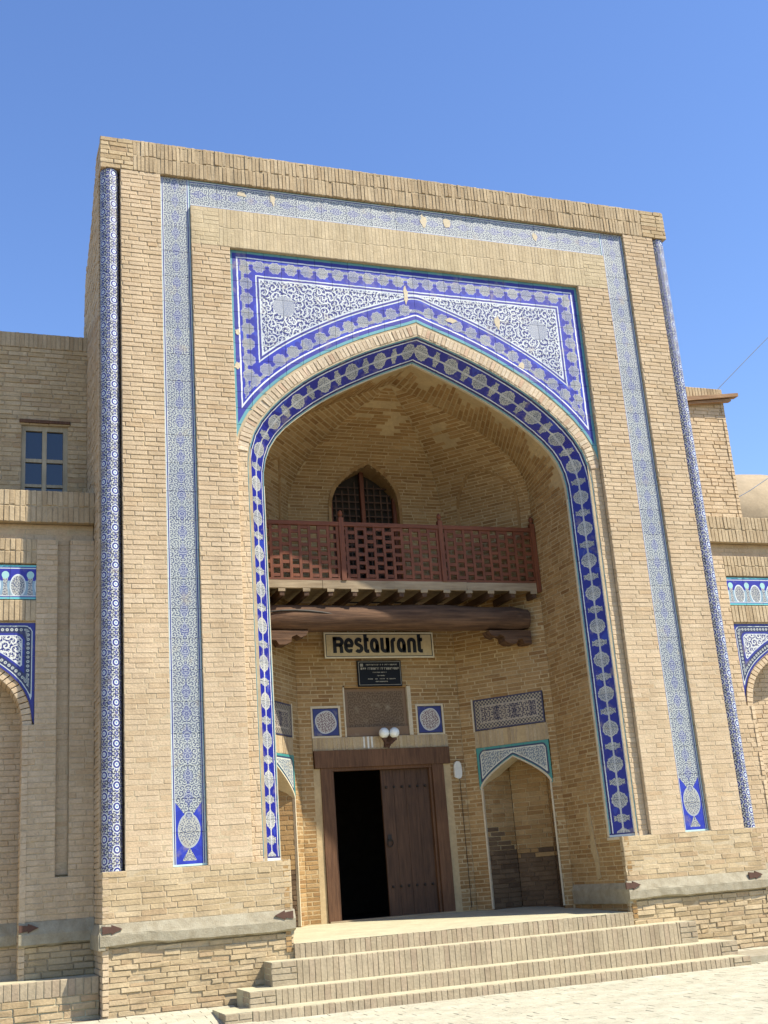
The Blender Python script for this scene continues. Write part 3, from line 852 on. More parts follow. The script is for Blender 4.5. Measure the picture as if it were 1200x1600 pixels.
# ---- brick ring of the arch
ring = empty('arch_ring', (0, .12, 7), portal)
RW = Wall(); A1 = full(offset(OUTF, .02)); A2 = full(offset(OUTF, .165))
L = 0; cl = [0]
for a, b in zip(A1, A1[1:]): cl.append(cl[-1]+math.dist(a, b))
def at(c, t):
    for k in range(len(cl)-1):
        if t <= cl[k+1]:
            f = (t-cl[k])/(cl[k+1]-cl[k]); return (c[k][0]+(c[k+1][0]-c[k][0])*f, c[k][1]+(c[k+1][1]-c[k][1])*f)
    return c[-1]
NVs = round(cl[-1]/.062)
for k in range(NVs):
    t0, t1 = cl[-1]*(k+.07)/NVs, cl[-1]*(k+.93)/NVs
    p = [at(A1, t0), at(A1, t1), at(A2, t1), at(A2, t0)]
    if max(abs(q[0]) for q in p) > XR-.005: continue
    RW.brick([V3(q[0], DR-.008, q[1]) for q in p], NF, M_RING, .05, .005, .006)
RW.finish(ring, 300)
tr = MB(); A0 = full(offset(OUTF, .0)); A3 = full(offset(OUTF, .20))
for k in range(len(A0)-1):
    if max(abs(A3[k][0]), abs(A3[k+1][0])) > XR: continue
    tr.quad(*[(q[0], DR+.001, q[1]) for q in (A0[k], A0[k+1], A3[k+1], A3[k])])
tr.build('ring_mortar', M_MORTAR_PALE, ring)

# ---- splayed medallion band round the opening
ab = empty('arch_tile_band', (0, .24, ZB0), portal)
ou = [(2.57, ZB0+.006+(6.35-ZB0-.006)*k/20) for k in range(20)]+OUT
inn = [(2.29, ZB0+.006+(6.35-ZB0-.006)*k/20) for k in range(20)]+INN
for s in (-1, 1):
    u = 0
    for k in range(len(ou)-1):
        o0, o1, i0, i1 = ou[k], ou[k+1], inn[k], inn[k+1]
        p = [V3(s*o0[0], DR+.004, o0[1]), V3(s*o1[0], DR+.004, o1[1]), V3(s*i1[0], .36, i1[1]), V3(s*i0[0], .36, i0[1])]
        n = (p[1]-p[0]).cross(p[3]-p[0]).normalized()
        if n.y > 0: n = -n
        if abs(n.y) < 1e-3: n = NF
        du = (math.dist(o0, o1)+math.dist(i0, i1))/2
        slab(ab, 'tile', p, n, [(u, 0), (u+du, 0), (u+du, AW), (u, AW)], M_ARCH, th=.03)
        u += du
ib = MB()                                           # backing of the splay and the plaster arris inside it
for s in (-1, 1):
    for k in range(len(ou)-1):
        o0, o1, i0, i1 = ou[k], ou[k+1], inn[k], inn[k+1]
        ib.quad((s*(o0[0]+.01), DR+.016, o0[1]+.01), (s*(o1[0]+.01), DR+.016, o1[1]+.01), (s*(i1[0]+.012), .372, i1[1]+.012), (s*(i0[0]+.012), .372, i0[1]+.012))
        ib.hexa([V3(s*i0[0], .363, i0[1]-.012), V3(s*i1[0], .363, i1[1]-.012), V3(s*i1[0], .42, i1[1]-.006), V3(s*i0[0], .42, i0[1]-.006)]
                + [V3(s*(i0[0]+.03), .37, i0[1]+.03), V3(s*(i1[0]+.03), .37, i1[1]+.03), V3(s*(i1[0]+.03), .42, i1[1]+.03), V3(s*(i0[0]+.03), .42, i0[1]+.03)]) if k >= 20 else ib.box(*sorted((s*2.281, s*2.31)), .362, .40, o0[1], o1[1])
ib.build('arris', M_PLASTER, portal)

# ---- corner columns
for s in (-1, 1):
    ca = empty('corner_column', (s*4.335, .135, ZB0), portal)
    cx, cy, rad = s*4.332, .135, .122
    N = round((ZC-ZB0-.012)/.24)
    m = MB(); m.lathe([(rad-.01, ZB0), (rad-.01, ZC)], (cx, cy, 0), 16); m.build('shaft_core', M_MORTAR_PALE, ca)
    na = 4; sub = 4
    for k in range(N):
        z0 = ZB0+.006+(ZC-ZB0-.012)*k/N; z1 = ZB0+.006+(ZC-ZB0-.012)*(k+1)/N-.002
        for j in range(na):
            t0 = math.pi*(.78 if s < 0 else .6)+j*math.pi/2*.92; V = []; F = []; U = []
            if s > 0: t0 = math.pi*.85+j*math.pi/2*.92-.2
            for i in range(sub+1):
                t = t0+(math.pi/2*.92-.012)*i/sub
                for r_ in (rad+random.uniform(-.0006, .0006), rad-.012):
                    for z_ in (z0, z1): V.append((cx+r_*math.cos(t), cy+r_*math.sin(t), z_)); U.append((rad*(t)*1.0+.02, z_-ZB0))
            for i in range(sub):
                a = i*4; F += [(a, a+4, a+5, a+1), (a+1, a+5, a+7, a+3), (a, a+2, a+6, a+4)]
            F += [(0, 1, 3, 2), (sub*4, sub*4+2, sub*4+3, sub*4+1)]
            mk('tile', V, F, M_COL, ca, uv=U)

# ---- back wall of the porch: door, panel, square tiles
YW = 2.75
PB = lambda y: (lambda u, z: V3(u, y, z))
BW2 = Wall()
bs = empty('door_lintel_course', (0, YW, 3.08), portal)
BW2.soldiers(PB(YW-.012), NF, -1.10, 1.06, 3.085, 3.275, M_SOLD, M_MORTAR_IN, w=.062, joint=.012, jit=.005, rec=.004)
BW2.finish(bs, 300, mname='course_core')
for x_ in (-.30, -.235, -.175):
    MB().box(x_-.014, x_+.014, YW-.0195, YW-.010, 3.10+random.uniform(0, .02), 3.272, .003).build('paint_mark', M_WHITE, bs)
MB().prism([(.0, 3.10), (.02, 3.17), (-.03, 3.26), (.05, 3.27), (.15, 3.265), (.17, 3.2), (.12, 3.13), (.09, 3.09), (.05, 3.12)], 1, YW-.0185, YW-.012).build('rust_stain', M_RUST, bs)
sm = MB(); smp = [(.72, 1.02), (.80, 1.0), (.83, 1.25), (.90, 1.42), (.86, 1.62), (.90, 1.85), (.84, 2.02), (.80, 1.75), (.76, 1.50), (.72, 1.30)]
sm.prism(smp, 0, 2.279, 2.293); sm.build('plaster_smear', M_MORTAR_IN, portal)
dfm = empty('door_frame', (0, YW, .68), portal)
MB().box(-1.09, 1.05, YW-.04, YW+.16, 2.83, 3.08, .006).build('lintel', M_FRAMEW, dfm)
MB().box(-.84, .77, YW+.0, YW+.10, 2.785, 2.832).build('head_trim', M_FRAMEW, dfm)
for a, b in ((-1.0, -.83), (.76, .945)):
    MB().box(a, b, YW-.025, YW+.16, .60, 2.829, .004).build('jamb', M_FRAMEW, dfm)
for a, b in ((-.828, -.795), (.722, .758)):
    MB().box(a, b, YW+.02, YW+.12, .66, 2.784).build('jamb_trim', M_FRAMEW, dfm)
MB().box(-.99, .94, YW-.06, YW+.2, .60, .695, .004).build('threshold', M_GREYW, dfm)
for a, b in ((-1.11, -1.002), (.947, 1.07)):
    MB().box(a, b, YW+.0, YW+.16, .5, 2.828).build('door_side_plaster', M_MORTAR_IN, portal)
leaf = empty('door_leaf', (.34, YW+.08, .7), portal, label='closed right leaf of dark studded wood')
pw_ = .765/4
for k in range(4):
    a = -.042+k*pw_
    MB().box(a+.002, a+pw_-.002, YW+.075+random.uniform(0, .004), YW+.12, .70, 2.782).build('plank', M_DOORW, leaf)
for z_ in (2.52, 1.10):
    for k in range(6):
        m = MB(); c = (.03+k*.125, YW+.072, z_)
        m.tube([(c[0], c[1]+.01, c[2]), (c[0], c[1]-.012, c[2]), (c[0], c[1]-.022, c[2])], [.021, .018, .008], 10); m.build('stud', M_IRON, leaf)
m = MB(); m.tube([(.03+.045*math.cos(t*math.pi/6), YW+.055, 1.72+.055*math.sin(t*math.pi/6)) for t in range(13)], .008, 6); m.build('ring_handle', M_IRON, leaf)
MB().box(.0, .06, YW+.066, YW+.076, 1.74, 1.84).build('handle_plate', M_IRON, leaf)
lf2 = empty('door_leaf', (-.8, YW+.5, .7), portal, label='left door leaf swung open into the dark room')
for k in range(4):
    y_ = YW+.14+k*pw_; MB().box(-.85, -.81, y_+.002, y_+pw_-.002, .70, 2.782).build('plank', M_DOORW, lf2)
rm = MB()                                           # room behind the door, its darkness put into the wall colour
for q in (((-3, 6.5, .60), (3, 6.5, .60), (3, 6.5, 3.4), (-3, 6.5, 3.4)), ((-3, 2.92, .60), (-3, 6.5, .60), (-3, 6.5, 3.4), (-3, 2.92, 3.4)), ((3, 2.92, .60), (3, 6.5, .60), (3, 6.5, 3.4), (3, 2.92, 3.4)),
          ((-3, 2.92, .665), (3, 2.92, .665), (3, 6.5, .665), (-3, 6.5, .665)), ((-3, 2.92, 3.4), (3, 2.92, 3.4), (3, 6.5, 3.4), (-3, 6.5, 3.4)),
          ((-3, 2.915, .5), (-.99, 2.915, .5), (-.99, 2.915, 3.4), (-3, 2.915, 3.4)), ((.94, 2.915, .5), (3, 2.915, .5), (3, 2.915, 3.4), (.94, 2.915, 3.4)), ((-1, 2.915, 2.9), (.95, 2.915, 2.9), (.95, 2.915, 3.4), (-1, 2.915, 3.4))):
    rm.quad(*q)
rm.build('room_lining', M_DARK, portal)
cp = empty('carved_panel', (-.05, YW, 3.28), portal)
V = [V3(-.56, YW+.05, 3.28), V3(.45, YW+.05, 3.28), V3(.45, YW+.05, 4.01), V3(-.56, YW+.05, 4.01)]
slab(cp, 'panel', V, NF, [(-.5, 0), (.5, 0), (.5, .74), (-.5, .74)], M_CARV, bev=.004)
for a, b, c, d in ((-.585, -.56, 3.28, 4.02), (.45, .51, 3.28, 4.02)): MB().box(a, b, YW-.006, YW+.06, c, d, .003).build('plaster_edge', M_PLASTER, cp)
MB().box(-.56, .45, YW-.003, YW+.05, 4.011, 4.04, .003).build('plaster_edge', M_BRICK_IN, cp)
MB().box(-.56, .45, YW+.02, YW+.048, 3.28, 3.42, .003).build('lower_rail', M_CARV, cp)
for a, b in ((-1.075, -.675), (.60, .995)):
    st = empty('square_tile_panel', ((a+b)/2, YW, 3.3), portal)
    slab(st, 'tile', [V3(a, YW-.002, 3.30), V3(b, YW-.002, 3.30), V3(b, YW-.002, 3.71), V3(a, YW-.002, 3.71)], NF, [(-.2, -.2), (.2, -.2), (.2, .2), (-.2, .2)], M_SQ, th=.03)
    for e in ((a-.028, a-.002, 3.275, 3.745), (b+.002, b+.034, 3.275, 3.745)): MB().box(e[0], e[1], YW-.008, YW+.04, e[2], e[3], .002).build('plaster_edge', M_PLASTER, st)
    for e in ((3.275, 3.298), (3.712, 3.745)): MB().box(a-.002, b+.002, YW-.007, YW+.04, e[0], e[1], .002).build('plaster_edge', M_PLASTER, st)

# ---- slanting walls: niche, spandrel, mosaic panel
for s in (1, -1):
    a2, b2 = Vector((s*1.3, 2.75)), Vector((s*2.29, 1.55)); dd = (b2-a2).normalized(); nn = Vector((-s*dd.y*s, dd.x*s)) if False else None
    nrm = V3(-s*abs(dd.y), -abs(dd.x), 0).normalized()
    P = (lambda a2, dd, nrm: lambda u, z, o=0.0: V3(a2.x+dd.x*u, a2.y+dd.y*u, z)+nrm*o)(a2, dd, nrm)
    mp = empty('mosaic_panel', P(.82, 3.27), portal)
    for k in range(3):
        x0, x1 = NS0+k*1.16/3, NS0+(k+1)*1.16/3
        slab(mp, 'tile', [P(x0, 3.275, .004), P(x1, 3.275, .004), P(x1, 3.75, .004), P(x0, 3.75, .004)], nrm, [(x0-NS0, 0), (x1-NS0, 0), (x1-NS0, .47), (x0-NS0, .47)], M_GEO)
    m = MB(); m.hexa([P(NS0-.035, 3.262, .01), P(NS0-.008, 3.262, .01), P(NS0-.008, 3.765, .01), P(NS0-.035, 3.765, .01), P(NS0-.035, 3.262, -.02), P(NS0-.008, 3.262, -.02), P(NS0-.008, 3.765, -.02), P(NS0-.035, 3.765, -.02)]); m.build('plaster_edge', M_PLASTER, mp)
    nch = empty('wall_niche', P(.82, .7), portal)
    NW = Wall()
    NW.soldiers(lambda u, z: P(u, z), nrm, NS0-.03, NS1+.03, 3.02, 3.272, M_SOLD, M_MORTAR_IN, w=.062, joint=.012, rec=.004, jit=.005)
    # niche back: two side leaves and a back leaf
    dpt = .46; q0, q1, q2, q3 = NSC-NSHW, NSC-.30, NSC+.30, NSC+NSHW
    Z1 = 2.86
    for (ua, oa, ub, ob) in ((q0, -.012, q1, -dpt), (q1, -dpt, q2, -dpt), (q2, -dpt, q3, -.012)):
        pa, pb = P(ua, 0, oa), P(ub, 0, ob); d_ = (pb-pa); Ln = d_.length; d_ = d_/Ln; n_2 = V3(-d_.y, d_.x, 0)
        if n_2.dot(nrm) < 0: n_2 = -n_2
        low_dark = lambda c: M_BRICK_DARK if c.z < 1.55+.25*math.sin(c.x*9+c.y*7)+random.uniform(-.12, .22) else M_BRICK_IN  # niche bricks get darker towards the bottom, with a ragged edge
        NW.courses((lambda pa, d_: lambda u, z: pa+d_*u+V3(0, 0, z))(pa, d_), n_2, .55, Z1, (lambda Ln: lambda z: [(0, Ln)])(Ln), low_dark, lambda z: M_BRICK_DARK if z < 1.5 else M_MORTAR_IN)
    NW.finish(nch, 150, mname='niche_core')
    tp = MB(); tp.quad(P(q0, Z1, -.01), P(q3, Z1, -.01), P(q2, Z1, -dpt-.02), P(q1, Z1, -dpt-.02)); tp.build('niche_head', M_MORTAR_IN, nch)
    # spandrel with arch cut
    ZS0, RISE = 2.40, .43
    arc = [(NSC+NSHW*x, ZS0+RISE*z) for x, z in NPT]; arcf = [(2*NSC-x, z) for x, z in arc]+[(x, z) for x, z in reversed(arc[:-1])]
    def za(u):
        t = abs(u-NSC)/NSHW
        if t >= 1: return 2.40
        return ZS0+RISE*interp([p[0] for p in reversed(NPT)], [p[1] for p in reversed(NPT)], t)
    def dist(u, z):
        d = min(u-NS0+.02, NS1+.02-u, 3.02-z)
        for k in range(len(arcf)-1):
            a, b = arcf[k], arcf[k+1]; dx, dz = b[0]-a[0], b[1]-a[1]; t = max(0, min(1, ((u-a[0])*dx+(z-a[1])*dz)/(dx*dx+dz*dz)))
            d = min(d, math.hypot(u-a[0]-t*dx, z-a[1]-t*dz))
        return d
    sp_ = empty('niche_spandrel', P(NSC, 2.4), portal)
    nt_ = 6
    for k in range(nt_):
        ua, ub = NS0-.02+(NS1-NS0+.04)*k/nt_, NS0-.02+(NS1-NS0+.04)*(k+1)/nt_; m = MB(); U2 = []; U1 = []
        for c in range(8):
            x0, x1 = ua+(ub-ua-.002)*c/8, ua+(ub-ua-.002)*(c+1)/8
            for r in range(5):
                z00, z01 = za(x0)+(3.018-za(x0))*r/5, za(x0)+(3.018-za(x0))*(r+1)/5; z10, z11 = za(x1)+(3.018-za(x1))*r/5, za(x1)+(3.018-za(x1))*(r+1)/5
                m.quad(P(x0, z00, .004), P(x1, z10, .004), P(x1, z11, .004), P(x0, z01, .004))
                U1 += [(x0, z00), (x1, z10), (x1, z11), (x0, z01)]
        mk('tile', m.v, m.f, M_NSP, sp_, uv=U1, uv2=[(0, dist(*q)) for q in U1])
    rb = MB()                                        # pale arris and soffit of the niche arch
    for k in range(len(arcf)-1):
        (x0, z0), (x1, z1) = arcf[k], arcf[k+1]
        rb.quad(P(x0, z0, .010), P(x1, z1, .010), P(x1, z1, -.30), P(x0, z0, -.30))
        f0, f1 = (x0-NSC), (x1-NSC)
        rb.quad(P(x0, z0, .0102), P(x1, z1, .0102), P(NSC+f1*1.045, z1+.022, .0075), P(NSC+f0*1.045, z0+.022, .0075))
    for sg in (-1, 1):
        xx = NSC+sg*NSHW; rb.hexa([P(xx-.013, .68, .012), P(xx+.013, .68, .012), P(xx+.013, 2.41, .012), P(xx-.013, 2.41, .012), P(xx-.013, .68, -.03), P(xx+.013, .68, -.03), P(xx+.013, 2.41, -.03), P(xx-.013, 2.41, -.03)])
    rb.build('niche_arris', M_PLASTER, nch)
    # pale plaster line at the wall corner and the outline of the blind arch above the balcony
    ol = MB(); pts = []
    bl = [(NSC+.50*x, 6.75+.62*z) for x, z in NARCH]; blf = [(NSC-.50, 5.4)]+[(2*NSC-x, z) for x, z in bl]+[(x, z) for x, z in reversed(bl[:-1])]+[(NSC+.50, 5.4)]
    def onw(u, z, o):
        k = kz(z) if z > ZSP else 1.0
        p = P(u, z); x = p.x*k; y_ = 1.3+(p.y-1.3)*k
        return V3(x, y_, z)+nrm*o
    for k in range(len(blf)-1):
        (x0, z0), (x1, z1) = blf[k], blf[k+1]
        for a_, b_ in ((0, .05),):
            ol.hexa([onw(x0, z0, .010), onw(x1, z1, .010), onw(NSC+(x1-NSC)*1.09, z1+.03*(z1 > 6.7), .010), onw(NSC+(x0-NSC)*1.09, z0+.03*(z0 > 6.7), .010),
                     onw(x0, z0, -.02), onw(x1, z1, -.02), onw(NSC+(x1-NSC)*1.09, z1+.03*(z1 > 6.7), -.02), onw(NSC+(x0-NSC)*1.09, z0+.03*(z0 > 6.7), -.02)])
    ol.build('blind_arch_edge', M_BRICK_IN, portal)

# ---- upper doorway with wooden lattice behind the balcony
uw = empty('lattice_window', (0, 2.85, 5.4), portal)
warc = [(WHW*x-.015, WZ0+WRISE*z) for x, z in NARCH]; wf = [(-WHW-.015, 5.38)]+[(-x-.03, z) for x, z in warc]+[(x, z) for x, z in reversed(warc[:-1])]+[(WHW-.015, 5.38)]
def ysurf(z): return 1.3+1.45*(kz(z) if z > ZSP else 1)
m = MB()
for k in range(len(wf)-1):
    (x0, z0), (x1, z1) = wf[k], wf[k+1]
    m.quad((x0, ysurf(z0)-.012, z0), (x1, ysurf(z1)-.012, z1), (x1, 2.98, z1), (x0, 2.98, z0))
    ex = lambda x: -.015+(x+.015)*1.09
    m.quad((x0, ysurf(z0)-.013, z0), (x1, ysurf(z1)-.013, z1), (ex(x1), ysurf(z1+.05)-.012, z1+(.05 if z1 > 6.8 else 0)), (ex(x0), ysurf(z0+.05)-.012, z0+(.05 if z0 > 6.8 else 0)))
m.build('reveal', M_BRICK_IN, uw)
MB().box(-.62, .60, 2.955, 2.985, 5.3, 7.6).build('dark_backing', M_DARK, uw)  # near-black sheet painted as the unlit depth behind the lattice
for a, b in ((-.59, -.53), (-.045, .02), (.495, .56)): MB().box(a, b, 2.84, 2.90, 5.38, 7.58 if a > -.1 and a < .1 else 7.1).build('stile', M_RED, uw)
m = MB()
for x0 in (-.51, .035):
    for k in range(4): m.box(x0+.04+k*.11, x0+.062+k*.11, 2.87, 2.89, 5.4, 7.45-abs(x0+.05+k*.11)*.7)
    for k in range(16): m.box(x0, x0+.44, 2.865, 2.885, 5.45+k*.12, 5.472+k*.12)
m.build('lattice', M_DOORW, uw)

# ---- balcony
bal = empty('balcony', (0, 1.5, 5.2), portal)
YR = 1.5; hw = 2.285
n = 9
for k in range(n):
    y0 = 1.53+k*(2.7-1.53)/n; y1 = y0+(2.7-1.53)/n-.006
    e = lambda y: (2.28 if y < 1.55 else 2.29-(y-1.55)*.825-.01)
    MB().prism([(-e(y1), y1), (-e(y0), y0), (e(y0), y0), (e(y1), y1)], 2, 5.335, 5.365).build('floor_board', M_GREYW, bal)
xs_ = [-hw, -1.2, -.1, 1.05, hw]
for a, b in zip(xs_, xs_[1:]): MB().box(a+.002, b-.002, YR-.02, YR+.025, 5.235+random.uniform(-.004, .004), 5.355, .004).build('fascia_board', M_GREYW, bal)
for k in range(13):
    x = -2.16+k*.36
    MB().box(x-.035, x+.035, YR-.012, 2.74-max(0, (abs(x)-1.3)*1.21)-.0, 5.13, 5.232, .004).build('joist', M_JOIST, bal)
    MB().box(x-.055, x+.05, YR-.024, YR-.006, 5.19, 5.233, .004).build('joist_cap', M_GREYW, bal)
m = MB()
lx = [-2.16+k*4.27/16 for k in range(17)]
pts = [(x, 1.74+.015*math.sin(x*2), 4.86+.012*math.sin(x*1.7+1)) for x in lx]; rads = [.188+.01*math.sin(x*3.1)+random.uniform(-.005, .005) for x in lx]
rads[-1] = .15; rads[-2] = .195; rads[0] = .15
m.tube(pts, rads, 18); m.build('log_beam', M_LOG, bal, smooth=True)
m = MB(); m.tube([(-2.2+.2*k, 1.74-.187+.006*math.sin(k*2.2), 4.86+.02+.05*math.sin(k*.55)) for k in range(8)], [.002, .012, .014, .016, .02, .014, .010, .002], 6); m.build('beam_crack', M_IRON, bal)
for s in (-1, 1):
    pr = [(0, 0), (.70, 0), (.66, -.07), (.58, -.10), (.52, -.06), (.45, -.09), (.44, -.16), (.36, -.20), (.26, -.20), (.22, -.14), (.15, -.13), (.12, -.20), (0, -.21)]
    MB().prism([(s*(2.10-a), 4.655+b) for a, b in pr], 1, 1.62, 1.86).build('corbel', M_LOG, bal)
MB().box(-hw, hw, YR-.03, YR+.03, 6.175, 6.235, .002).build('top_rail', M_REDH, bal)
MB().box(-hw, hw, YR-.02, YR+.02, 5.358, 5.39).build('bottom_rail', M_REDH, bal)
for x, big in ((-.865, 1), (.70, 1), (2.245, 2), (-2.245, 2)):
    po = MB(); po.box(x-.036, x+.036, YR-.038, YR+.038, 5.22 if big == 2 else 5.357, 6.30, .002)
    o = po.build('post', M_RED, bal)
    f = MB(); f.lathe([(.0, 0), (.03, 0), (.022, .03), (.038, .055), (.03, .10), (.008, .125), (0, .126)], (x, YR, 6.30), 10); f.build('finial', M_RED, bal)
pitch = .1385; ns = int(2*hw/pitch); px = [-hw+.07+k*(2*hw-.14)/(ns-1) for k in range(ns)]
for x in px: MB().box(x-.021, x+.021, YR-.014, YR+.014, 5.391, 6.174, .002).build('slat', M_RED, bal)
rp = .1305
for k in range(ns-1):
    for r in range(6):
        z = 5.43+r*rp+(rp/2 if k % 2 else 0)
        if z > 6.16: continue
        MB().box(px[k]+.022, px[k+1]-.022, YR-.012, YR+.012, z-.024, z+.024, .002).build('lattice_block', M_REDH, bal)

# ================================================================ STEPS AND PLATFORM
steps = empty('steps', (0, -.5, -.1), label='four wide brick steps with upright brick risers leading up to the door', category='steps')
pf = MB(); nx = 14
for i in range(nx):
    x0, x1 = -2.27+4.54*i/nx, -2.27+4.54*(i+1)/nx
    pf.quad((x0, -.03, ZF0), (x1, -.03, ZF0), (x1, 2.9, ZF1), (x0, 2.9, ZF1))
pf.build('platform_floor', M_FLOORP, steps)
specs = [(-2.27, 2.27, -.03, .3, .415, .585), (-2.64, 2.98, -.36, .02, .165, .425), (-2.98, 3.32, -.69, -.03, -.02, .168), (-3.33, 3.24, -1.04, -.36, -.13, .004)]
for k, (x0, x1, y0, y1, z0, z1) in enumerate(specs):
    st = empty('step', ((x0+x1)/2, y0, z0), steps)
    SW = Wall()
    x = x0+(.0 if k == 0 else .30)
    if k:
        SW.courses(Fy(y0), NF, z0, z1, lambda z: [(x0, x0+.29), (x1-.25, x1)], M_STEP, M_STONE, pitch=.066, joint=.009, L=.29, jit=.004)
    xe = x1-(.0 if k == 0 else .26)
    while x < xe:
        w = .068+random.uniform(-.006, .008); t = random.uniform(-.006, .004)
        SW.brick([V3(x, y0, z0), V3(min(x+w-.004, xe), y0, z0), V3(min(x+w-.004, xe), y0, z1+t), V3(x, y0, z1+t)], NF, M_STEP, .03, .003, .004)
        x += w
    # tread: brick tops along the nosing then plain paving
    MB().box(x0+.006, x1-.006, y0+.018, y1+(.0 if k else -.05), z0-.1, z1+(.0015 if k else -.006), .001).build('tread', M_FLOORP, st)
    if k:
        for s, xx in ((-1, x0), (1, x1)):
            SW.courses((lambda xx: lambda u, z: V3(xx, u, z))(xx), V3(s, 0, 0), z0, z1-.003, (lambda y0: lambda z: [(y0+.008, y0+.335)])(y0), M_STEP, M_STONE, pitch=.07, joint=.008, L=.12)
    SW.finish(st, 300, 'brick', mname='step_core')
MB().box(3.25, 6.5, -1.0, -.02, -.2, -.012, .004).build('side_slab', M_STONE, steps)

# ================================================================ WINGS
def wing(s, x_corner, name, label):
    w = empty(name, (s*(x_corner+1.7), 1.2, 0), label=label, category='wing wall')
    W = Wall(); AX = lambda a: s*(x_corner+a); AE = 3.9
    V3 = lambda x, y, z: Vector((x, y+.15, 1.28+(z-1.28)*1.01)) if y < 1.4 else Vector((x, y, z))
    def PX(y): return lambda u, z: V3(AX(u), y, z)
    Yw = .65; FE, NE, G0, G1 = .71, .85, .30, .45       # frame edge, niche edge, groove
    NCn, NHW = 1.97, 1.24; ZN, NR = 3.28, 1.10
    def iv(z):
        hs = []
        if z > 1.55: hs += [(G0, G1), (2*NCn-G1, 2*NCn-G0)]
        if z > 3.30: hs.append((FE, 2*NCn-FE))
        elif z > .42: hs.append((NE, 2*NCn-NE))
        return cut(0, AE, hs)
    W.courses(PX(Yw), NF, 1.05, 5.62, iv, M_BRICK, M_MORTAR_PALE, joint=.009, rec=.006)
    W.courses(PX(Yw+.01), NF, -.05, .78, lambda z: cut(0, AE, [(NE, 2*NCn-NE)] if z > .42 else []), M_BRICK_OLD, M_MORTAR, joint=.014, rec=.02, jit=.008)
    W.courses(PX(Yw+.09), NF, 1.55, 5.84, lambda z: [(G0, G1), (2*NCn-G1, 2*NCn-G0)] if z < 5.62 else [(0, AE)], M_BRICK, M_MORTAR_PALE, joint=.006, rec=.003)
    for a in (G0, G1, 2*NCn-G1, 2*NCn-G0):              # groove cheeks
        W.mort([V3(AX(a), Yw, 1.55), V3(AX(a), Yw+.1, 1.55), V3(AX(a), Yw+.1, 5.62), V3(AX(a), Yw, 5.62)], M_MORTAR)
    W.soldiers(PX(Yw-.004), NF, FE, 2*NCn-FE, 5.30, 5.62, M_SOLD, M_MORTAR, w=.064, rows=2)
    W.soldiers(PX(Yw-.004), NF, FE, 2*NCn-FE, 4.57, 4.83, M_SOLD, M_MORTAR, w=.064, rows=1)
    W.soldiers(PX(.605), NF, -.0, AE, 5.835, 6.25, M_SOLD, M_MORTAR, w=.066, rows=2, jit=.006)
    # niche back
    W.courses(PX(1.05), NF, .42, 4.45, lambda z: [(NE-.05, 2*NCn-NE+.05)], M_BRICK, M_MORTAR_PALE, joint=.008)
    for a, sg in ((NE, 1), (2*NCn-NE, -1)):
        W.courses((lambda a: lambda u, z: V3(AX(a), u, z))(a), V3(s*sg, 0, 0), .42, 3.30, lambda z: [(Yw, 1.05)], M_BRICK, M_MORTAR_PALE, joint=.008)
    # upper storey
    Yu = 1.70; ae = AE if s < 0 else 1.92
    wh = (.26, .88)                                      # window opening (left wing only)
    W.courses(PX(Yu), NF, 6.2, 8.74, lambda z: cut(0, ae, [wh] if s < 0 and 6.2 < z < 7.60 else []), M_BRICK_OLD if s < 0 else M_BRICK, M_MORTAR, jit=.005)
    W.soldiers(PX(Yu-.015), NF, 0, ae, 8.74, 8.96, M_SOLD, M_MORTAR, w=.062, rows=1, jit=.006)
    if s > 0:
        W.courses(lambda u, z: V3(AX(ae), u, z), V3(1, 0, 0), 6.2, 8.95, lambda z: [(Yu, 3.4)], M_BRICK, M_MORTAR)
    W.finish(w)
    c = MB()
    def bx(a, b, y0, y1, z0, z1): c.box(min(AX(a), AX(b)), max(AX(a), AX(b)), y0+(.15 if y0 < 1.4 else 0), y1+(.15 if y1 < 1.4 else 0), (1.28+(z0-1.28)*1.01) if z0 > 1.3 and y0 < 1.4 else z0, (1.28+(z1-1.28)*1.01) if z1 > 1.3 and y0 < 1.4 else z1)
    bx(.02, NE-.012, .77, 1.7, -.1, 5.8); bx(2*NCn-NE+.012, AE, .77, 1.7, -.1, 5.8); bx(NE-.02, 2*NCn-NE+.02, 1.08, 1.7, -.1, 5.0)
    bx(0, AE, .62, 1.72, 5.845, 6.235); bx(.02, AE, .76, 1.7, 4.5, 5.84); bx(FE, 2*NCn-FE, Yw+.05, .8, 4.6, 5.615)
    if s < 0:
        bx(0, wh[0]-.0, Yu+.02, 3.0, 6.1, 8.93); bx(wh[1], ae, Yu+.02, 3.0, 6.1, 8.93); bx(wh[0], wh[1], Yu+.02, 3.0, 7.61, 8.93); bx(wh[0], wh[1], 2.4, 3.0, 6.1, 7.62)
    else: bx(0, ae-.015, Yu+.02, 3.4, 6.1, 8.93)
    c.build('wall_core', M_MORTAR, w)
    # arch soffit of the niche and spandrel tiles
    arc = [(NCn+NHW*x, ZN+NR*z) for x, z in NARCH]; af = [(2*NCn-x, z) for x, z in arc]+[(x, z) for x, z in reversed(arc[:-1])]
    m = MB()
    for k in range(len(af)-1):
        (x0, z0), (x1, z1) = af[k], af[k+1]
        m.quad(V3(AX(x0), Yw+.005, z0), V3(AX(x1), Yw+.005, z1), V3(AX(x1), 1.06, z1), V3(AX(x0), 1.06, z0))
    m.build('niche_soffit', M_MORTAR_PALE, w)
    rg = empty('arch_ring', (AX(NCn), Yw, 3.3), w); RW2 = Wall(); afr = resample(af, 46)   # brick ring inside the tiled spandrel
